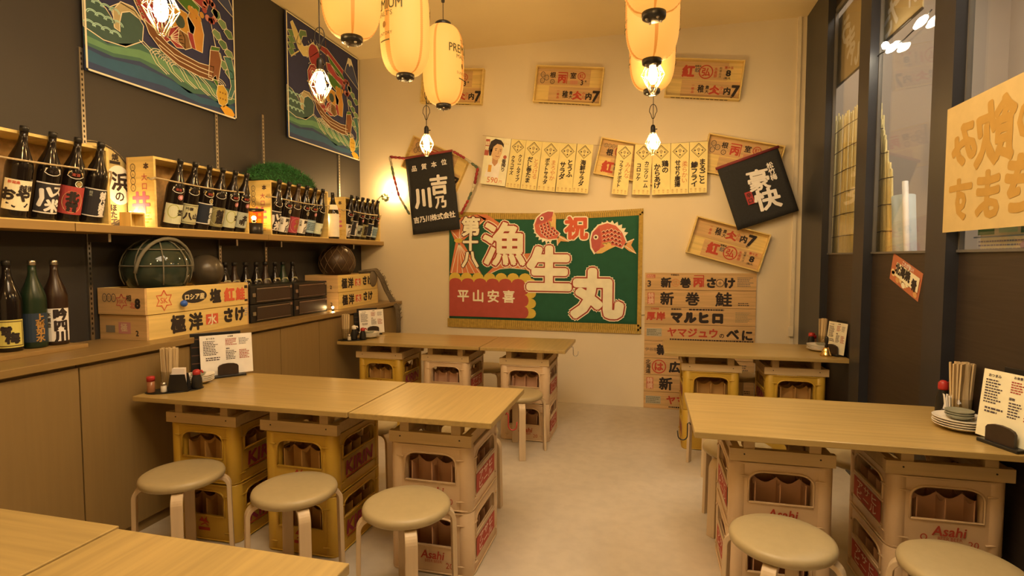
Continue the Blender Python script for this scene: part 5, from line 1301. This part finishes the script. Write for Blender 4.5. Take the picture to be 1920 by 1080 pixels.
def menu_stand(x, y, rz, w, h, where, sheet='e2cfc8', wide=False, lean=.22, back=True):
    # frame: local x along the sheet, local -y is the reading side
    t = thing('menu_stand', 'dark slotted wooden menu stand %s' % where, 'stand', (x, y, TT), rz, 'dark menu stands')
    MB().box((-w * .34, -.045, 0), (w * .34, .042, .014)).build('base', M_black, t, bevel=.003)
    a = MB(); a.plate([(-.055, 0), (.055, 0), (.055, .052)] + [(.055 * math.cos(b) , .052 + .02 * math.sin(b)) for b in (.5, 1.0, 1.57, 2.1, 2.6)] + [(-.055, .052)], [], .012, Matrix.Translation((0, -.020, .010)) @ Matrix.Rotation(PI / 2, 4, 'X'))
    a.build('front_clip', pbr('dark_brown_wood', (0.035, 0.022, 0.017), .4, var=.2, scale=20), t)
    M = Matrix.Translation((x, y, TT)) @ Matrix.Rotation(rz, 4, 'Z') @ Matrix.Translation((0, -.010, .0145)) @ Matrix.Rotation(PI / 2 - lean * .5, 4, 'X')
    s = thing('menu_sheet', 'printed white menu sheet in the stand %s' % where, 'menu', M=M, group='printed menu sheets')
    MB().box((-w / 2, 0, -.0015), (w / 2, h, 0)).build('sheet', paint(sheet, .7), s)  # window daylight is put into the paper colour: left sheets pinker and whiter
    F = Flat(.0006); IK, RR = '4a3a34', '9a3a2a'
    F.text('おつまみ', -w * .30, h * .92, h * .045, IK, 1, .03).text('お食事', w * .08, h * .95, h * .04, IK, 1, .03)
    F.lines_of_print(-w * .44, h * .50, -w * .14, h * .87, 9, IK, 1, .5).lines_of_print(-w * .40, h * .36, -w * .08, h * .46, 2, IK, 1, .55)
    F.lines_of_print(-w * .02, h * .72, w * .20, h * .90, 5, RR, 1, .5).lines_of_print(w * .24, h * .72, w * .44, h * .90, 5, '6a5a50', 1, .45)
    F.text('揚物', w * .02, h * .64, h * .04, IK, 1, .03).lines_of_print(-w * .02, h * .36, w * .20, h * .60, 6, IK, 1, .5).lines_of_print(w * .24, h * .36, w * .44, h * .60, 6, RR, 1, .5)
    F.build('lettering', s)
    if back:
        Mb = Matrix.Translation((x, y, TT)) @ Matrix.Rotation(rz, 4, 'Z') @ Matrix.Translation((-w * .18 if x < 0 else w * .22, .026, .0145)) @ Matrix.Rotation(PI / 2 - lean * .3, 4, 'X')
        b = thing('menu_folder', 'black menu folder standing behind the printed sheet %s' % where, 'folder', M=Mb, group='black menu folders')
        MB().box((-w * .48, 0, -.006), (w * .48, h * 1.06, .002)).build('cover', M_black, b, bevel=.002)
        m = MB()
        for i in range(5): m.box((-w * .46, h * (.1 + .2 * i), .002), (-w * .30, h * (.1 + .2 * i) + .006, .0028))
        m.build('edge_stripes', pbr('folder_stripe', (.10, .05, .035), .5), b)
# near left table
Wn = 'on the near left table'
tray_oval(-2.435, 2.365, .135, .07, .75, Wn)
shaker(-2.505, 2.285, Wn); salt(-2.445, 2.305, Wn); chop_bundle(-2.485, 2.385, 22, .205, Wn, 0, .032); napkins(-2.395, 2.355, .4, Wn); soy(-2.352, 2.425, Wn)
plates(-2.452, 2.545, 4, 1, .80, Wn, -.005, .0)
menu_stand(-2.43, 2.735, .90, .28, .235, Wn)
# far left table
Wf = 'on the far left table'
tray_oval(-2.455, 4.205, .12, .07, .5, Wf)
chop_bundle(-2.505, 4.185, 18, .205, Wf, 0, .026); soy(-2.435, 4.195, 'beside the chopsticks ' + Wf, white=True, h=.105); soy(-2.375, 4.235, 'in front of the menu ' + Wf); salt(-2.455, 4.150, Wf)
plates(-2.385, 4.365, 4, 1, .90, Wf)
menu_stand(-2.455, 4.545, .95, .24, .215, Wf)
# far right table
Wq = 'on the far right table'
chop_bundle(1.325, 4.700, 18, .215, Wq, 0, .026); soy(1.250, 4.745, Wq, h=.095); shaker(1.285, 4.80, Wq) 
plates(1.262, 4.570, 4, 1, .88, Wq, .02, .01)
menu_stand(1.318, 4.385, -1.25, .20, .225, Wq, 'd8b888')
t = thing('hand_bell', 'small brass hand bell with black handle at the corner of the far right table', 'bell', (1.245, 4.340, TT))
MB().lathe([(.001, .004), (.030, .004), (.038, .0), (.041, .004), (.034, .016), (.027, .034), (.022, .052), (.014, .062), (.001, .064)], 28).build('bell_cup', M_brass, t)
MB().lathe([(.010, .062), (.012, .070), (.009, .085), (.013, .105), (.012, .135), (.006, .142), (.001, .143)], 16).build('handle', M_black, t)
# near right table
Wr = 'on the near right table'
plates(1.258, 2.610, 4, 3, 1.0, Wr, .002, .02)
soy(1.285, 2.820, Wr, h=.13); shaker(1.338, 2.83, Wr)
t = thing('toothpick_cup', 'little dark cup of pale paper-wrapped toothpicks behind the dishes on the near right table', 'cup', (1.268, 2.745, TT))
MB().lathe([(.001, 0), (.018, 0), (.021, .045), (.001, .045)], 16).build('cup', M_black, t)
for k in range(12):
    a = k * 2.4; q = .004 * math.sqrt(k); o = MB().box((-.003, -.0012, .0), (.003, .0012, .066)).build('toothpick', paint('e8cfb0')) if k == 0 else pick.copy()
    if k == 0: pick = o
    else: COL.objects.link(o)
    o.location = (1.268 + q * math.cos(a), 2.745 + q * math.sin(a), TT + .046); o.rotation_euler = (-q * math.sin(a) * 16, q * math.cos(a) * 16, a)
    tag(o, 'paper-wrapped toothpick in the little dark cup on the near right table', 'toothpick', 'toothpicks in the dark cup')
chop_bundle(1.318, 2.742, 26, .235, Wr, 0, .034)
menu_stand(1.305, 2.400, -1.22, .23, .26, Wr, 'e6c88c')

# ================================================================== AT THE SHOP WINDOWS
XG = 1.475
def slab(name, label, cat, u0, u1, z0, z1, x, mat, th=.006, group=None):
    y0, y1 = sorted((u0, u1)); t = thing(name, label, cat, M=wallM((x, (y0 + y1) / 2, (z0 + z1) / 2), 'right'), group=group)
    w, h = y1 - y0, z1 - z0; MB().box((-w / 2, -h / 2, -th), (w / 2, h / 2, 0)).build('sheet', mat, t); return t, w, h
t, w, h = slab('window_poster', 'brown hanging poster with white brushed characters behind the window nearest the back wall', 'poster', 4.25, 4.93, 2.79, 3.32, 1.42, paint('a88450', .8, .8))
F = Flat(.001); F.text('う', -.12, .10, .22, 'f4e2b4', 1, .04, 0, -1).text('ま', -.02, -.02, .22, 'f4e2b4', 1, .04, .2, -1).text('い', .08, -.15, .18, 'f4e2b4', 1, .04, 0, -1).build('lettering', t)
MB().cyl((-w / 2 - .01, -h / 2, 0), (w / 2 + .01, -h / 2, 0), .008, 8).mat(M_black).cyl((-w / 2, -h / 2, 0), (-w / 2, h / 2, 0), .006, 8).build('rod', M_black, t)
t, w, h = slab('window_poster', 'brown hanging poster with looping white writing at the top of the middle window', 'poster', 3.50, 4.16, 2.80, 3.32, 1.42, paint('a88450', .8, .8))
F = Flat(.001)
for i, (c, x, y, s_) in enumerate((('め', .18, .10, .26), ('ご', .02, .02, .24), ('で', -.16, .14, .24), ('た', -.08, -.14, .2), ('い', .22, -.14, .14))): F.text(c, x, y, s_, 'f0dcae', 1, .035, .3, -1)
F.build('lettering', t)
MB().cyl((-w / 2, -h / 2, 0), (w / 2, -h / 2, 0), .008, 8).build('rod', M_black, t)
def reed(name, label, y0, y1, zt0, zt1, z0, x, n, lean=0.0):
    t = thing(name, label, 'blind', (x, (y0 + y1) / 2, z0), group='reed screens outside the windows'); yc = (y0 + y1) / 2; rg = random.Random(n)
    m = MB(); H = max(zt0, zt1) - z0
    for i in range(n):
        u = (i + .5) / n; y = y0 + (y1 - y0) * u - yc; zt = zt0 + (zt1 - zt0) * u - z0 + rg.uniform(-.04, .03)
        m.tube([(rg.uniform(-.006, .006), y * 1.25 - .0, 0), (rg.uniform(-.006, .006), y + lean + rg.uniform(-.012, .012), zt)], rg.uniform(.005, .008), 6)
    m.build('reeds', M_bamboo, t)
    s = MB(); zz = .14
    while zz < H - .06:
        f = zz / H; u0 = 0.0 if abs(zt1 - zt0) < .2 else min(.9, max(0.0, (zz - (zt0 - z0)) / (zt1 - zt0)))
        ya = ((y0 + (y1 - y0) * u0) - yc) * (1.25 - .25 * f) + lean * f; yb = (y1 - yc) * (1.25 - .25 * f) + lean * f
        s.tube([(-.010, ya, zz), (-.012, (ya + yb) / 2, zz + .010), (-.010, yb, zz - .004)], .0028, 5); zz += .165
    s.build('binding', paint('4a3420', .9), t)
reed('reed_screen', 'flat reed screen with dark bindings behind the window nearest the back wall', 4.22, 5.08, 2.50, 2.58, SILL - .5, 1.44, 44)
reed('reed_screen', 'narrow leaning bundle of reed screen at the left of the middle window', 3.77, 4.08, 1.90, 2.58, SILL - .5, 1.44, 30, .07)
t = thing('rolled_screen', 'pale rolled screen tube with a bright edge leaning beside the reed bundle', 'tube', M=Matrix.Translation((1.47, 3.665, SILL - .45)) @ Matrix.Rotation(-.13, 4, 'X'))
MB().lathe([(.001, 0), (.060, 0), (.060, .80), (.001, .80)], 20).build('tube', paint('b0a488', .6), t)
MB().cyl((-.02, -.075, 0), (-.02, -.075, .87), .016, 10).build('edge_pole', paint('e6d6a8', .4), t)
# lights strung at the middle window
t = thing('window_light_string', 'dark cable with three bright bulbs strung across the middle window', 'light', (0, 0, 0))
MB().tube([onX(1630, 118, 1.368), onX(1652, 100, 1.362), onX(1672, 90, 1.362), onX(1695, 74, 1.362), onX(1728, 42, 1.362), onX(1747, 18, 1.368)], .004, 6).build('cable', M_cord, t)
for (u, v, u2, v2) in ((1659, 92, 1661, 78), (1664, 97, 1680, 83), (1716, 52, 1738, 30)):
    a, b = onX(u, v, 1.352), onX(u2, v2, 1.352); c = (a + b) / 2; d = (b - a)
    M = Matrix.Translation(c) @ d.to_track_quat('Z', 'Y').to_matrix().to_4x4(); L = d.length
    MB().lathe([(.001, -L / 2), (.010, -L / 2), (.019, -L * .1), (.020, L * .1), (.012, L * .42), (.001, L / 2)], 12, M).build('bulb', glow('string_bulb', (1, .85, .6), 60), t)
# paper sign, magazines, sticker
t, w, h = slab('paper_sign', 'big cream paper sign with brushed writing showing through, taped on the nearest window', 'sign', 2.28, 2.955, 1.565, 2.125, 1.316, paint('d2a35c', .85, 1.30), .0012)
F = Flat(.0006); IK = 'a8742c'
F.text('み', -.185, .10, .19, IK, 1, .05, 0, -1).text('飲', .03, .10, .25, IK, 1, .035, 0, -1).text('す', -.20, -.14, .19, IK, 1, .035, 0, -1).text('ま', .0, -.14, .20, IK, 1, .04, 0, -1).text('き', .20, -.12, .22, IK, 1, .04, 0, -1).text('め', .26, .12, .2, IK, 1, .03, 0, -1)
F.build('lettering', t)
t, w, h = slab('magazine', 'pale printed leaflets with green panels below the paper sign at the window sill', 'leaflet', 2.46, 2.84, SILL + .012, 1.61, 1.41, paint('d6d0d0', .6, .8), .004)
F = Flat(.001); F.rect(-.21, .0, -.09, .05, '4f7a4a').rect(.08, .0, .18, .05, '4a6a50').rect(-.06, .005, .06, .045, 'b8c8a0').lines_of_print(-.2, -.07, .22, -.02, 3, '8a7a88', 1, .4).rect(-.24, -.012, .25, -.006, '8a8890', 1).ell(.12, -.05, .04, .02, 'b890a0', 1).build('lettering', t)
P = [onX(u, v, XR - .001) for u, v in ((1674, 480), (1728, 514), (1727, 560), (1668, 522))]
c = sum(P, Vector()) / 4
t = thing('food_sticker', 'small tilted red and cream food sticker on the dark panel below the middle window', 'sticker', M=wallM((XR - .001, c.y, c.z), 'right', math.radians(-17)))
w, h = .375, .155
MB().box((-w / 2, -h / 2, -.0008), (w / 2, h / 2, .0008)).build('card', paint('b05c34', .5), t)
F = Flat(.0014)
for k in range(14): a = random.uniform(-w / 2 + .03, w / 2 - .03); b = random.uniform(-h / 2 + .02, -h / 2 + .06); F.ell(a, b, .024, .016, ('d8a868', 'c88848', 'e0c090')[k % 3], k % 3, 12)
F.rect(-.12, -.035, .17, .045, 'e0c08a', 3).text('北海焼', -.03, .012, .06, BLK, 4, .06).text('肴', .12, -.01, .06, BLK, 4, .06).text('これが旨い!', .02, .062, .026, 'f0d8a0', 4, .03)
F.build('lettering', t)

bpy.data.objects.remove(_fo)
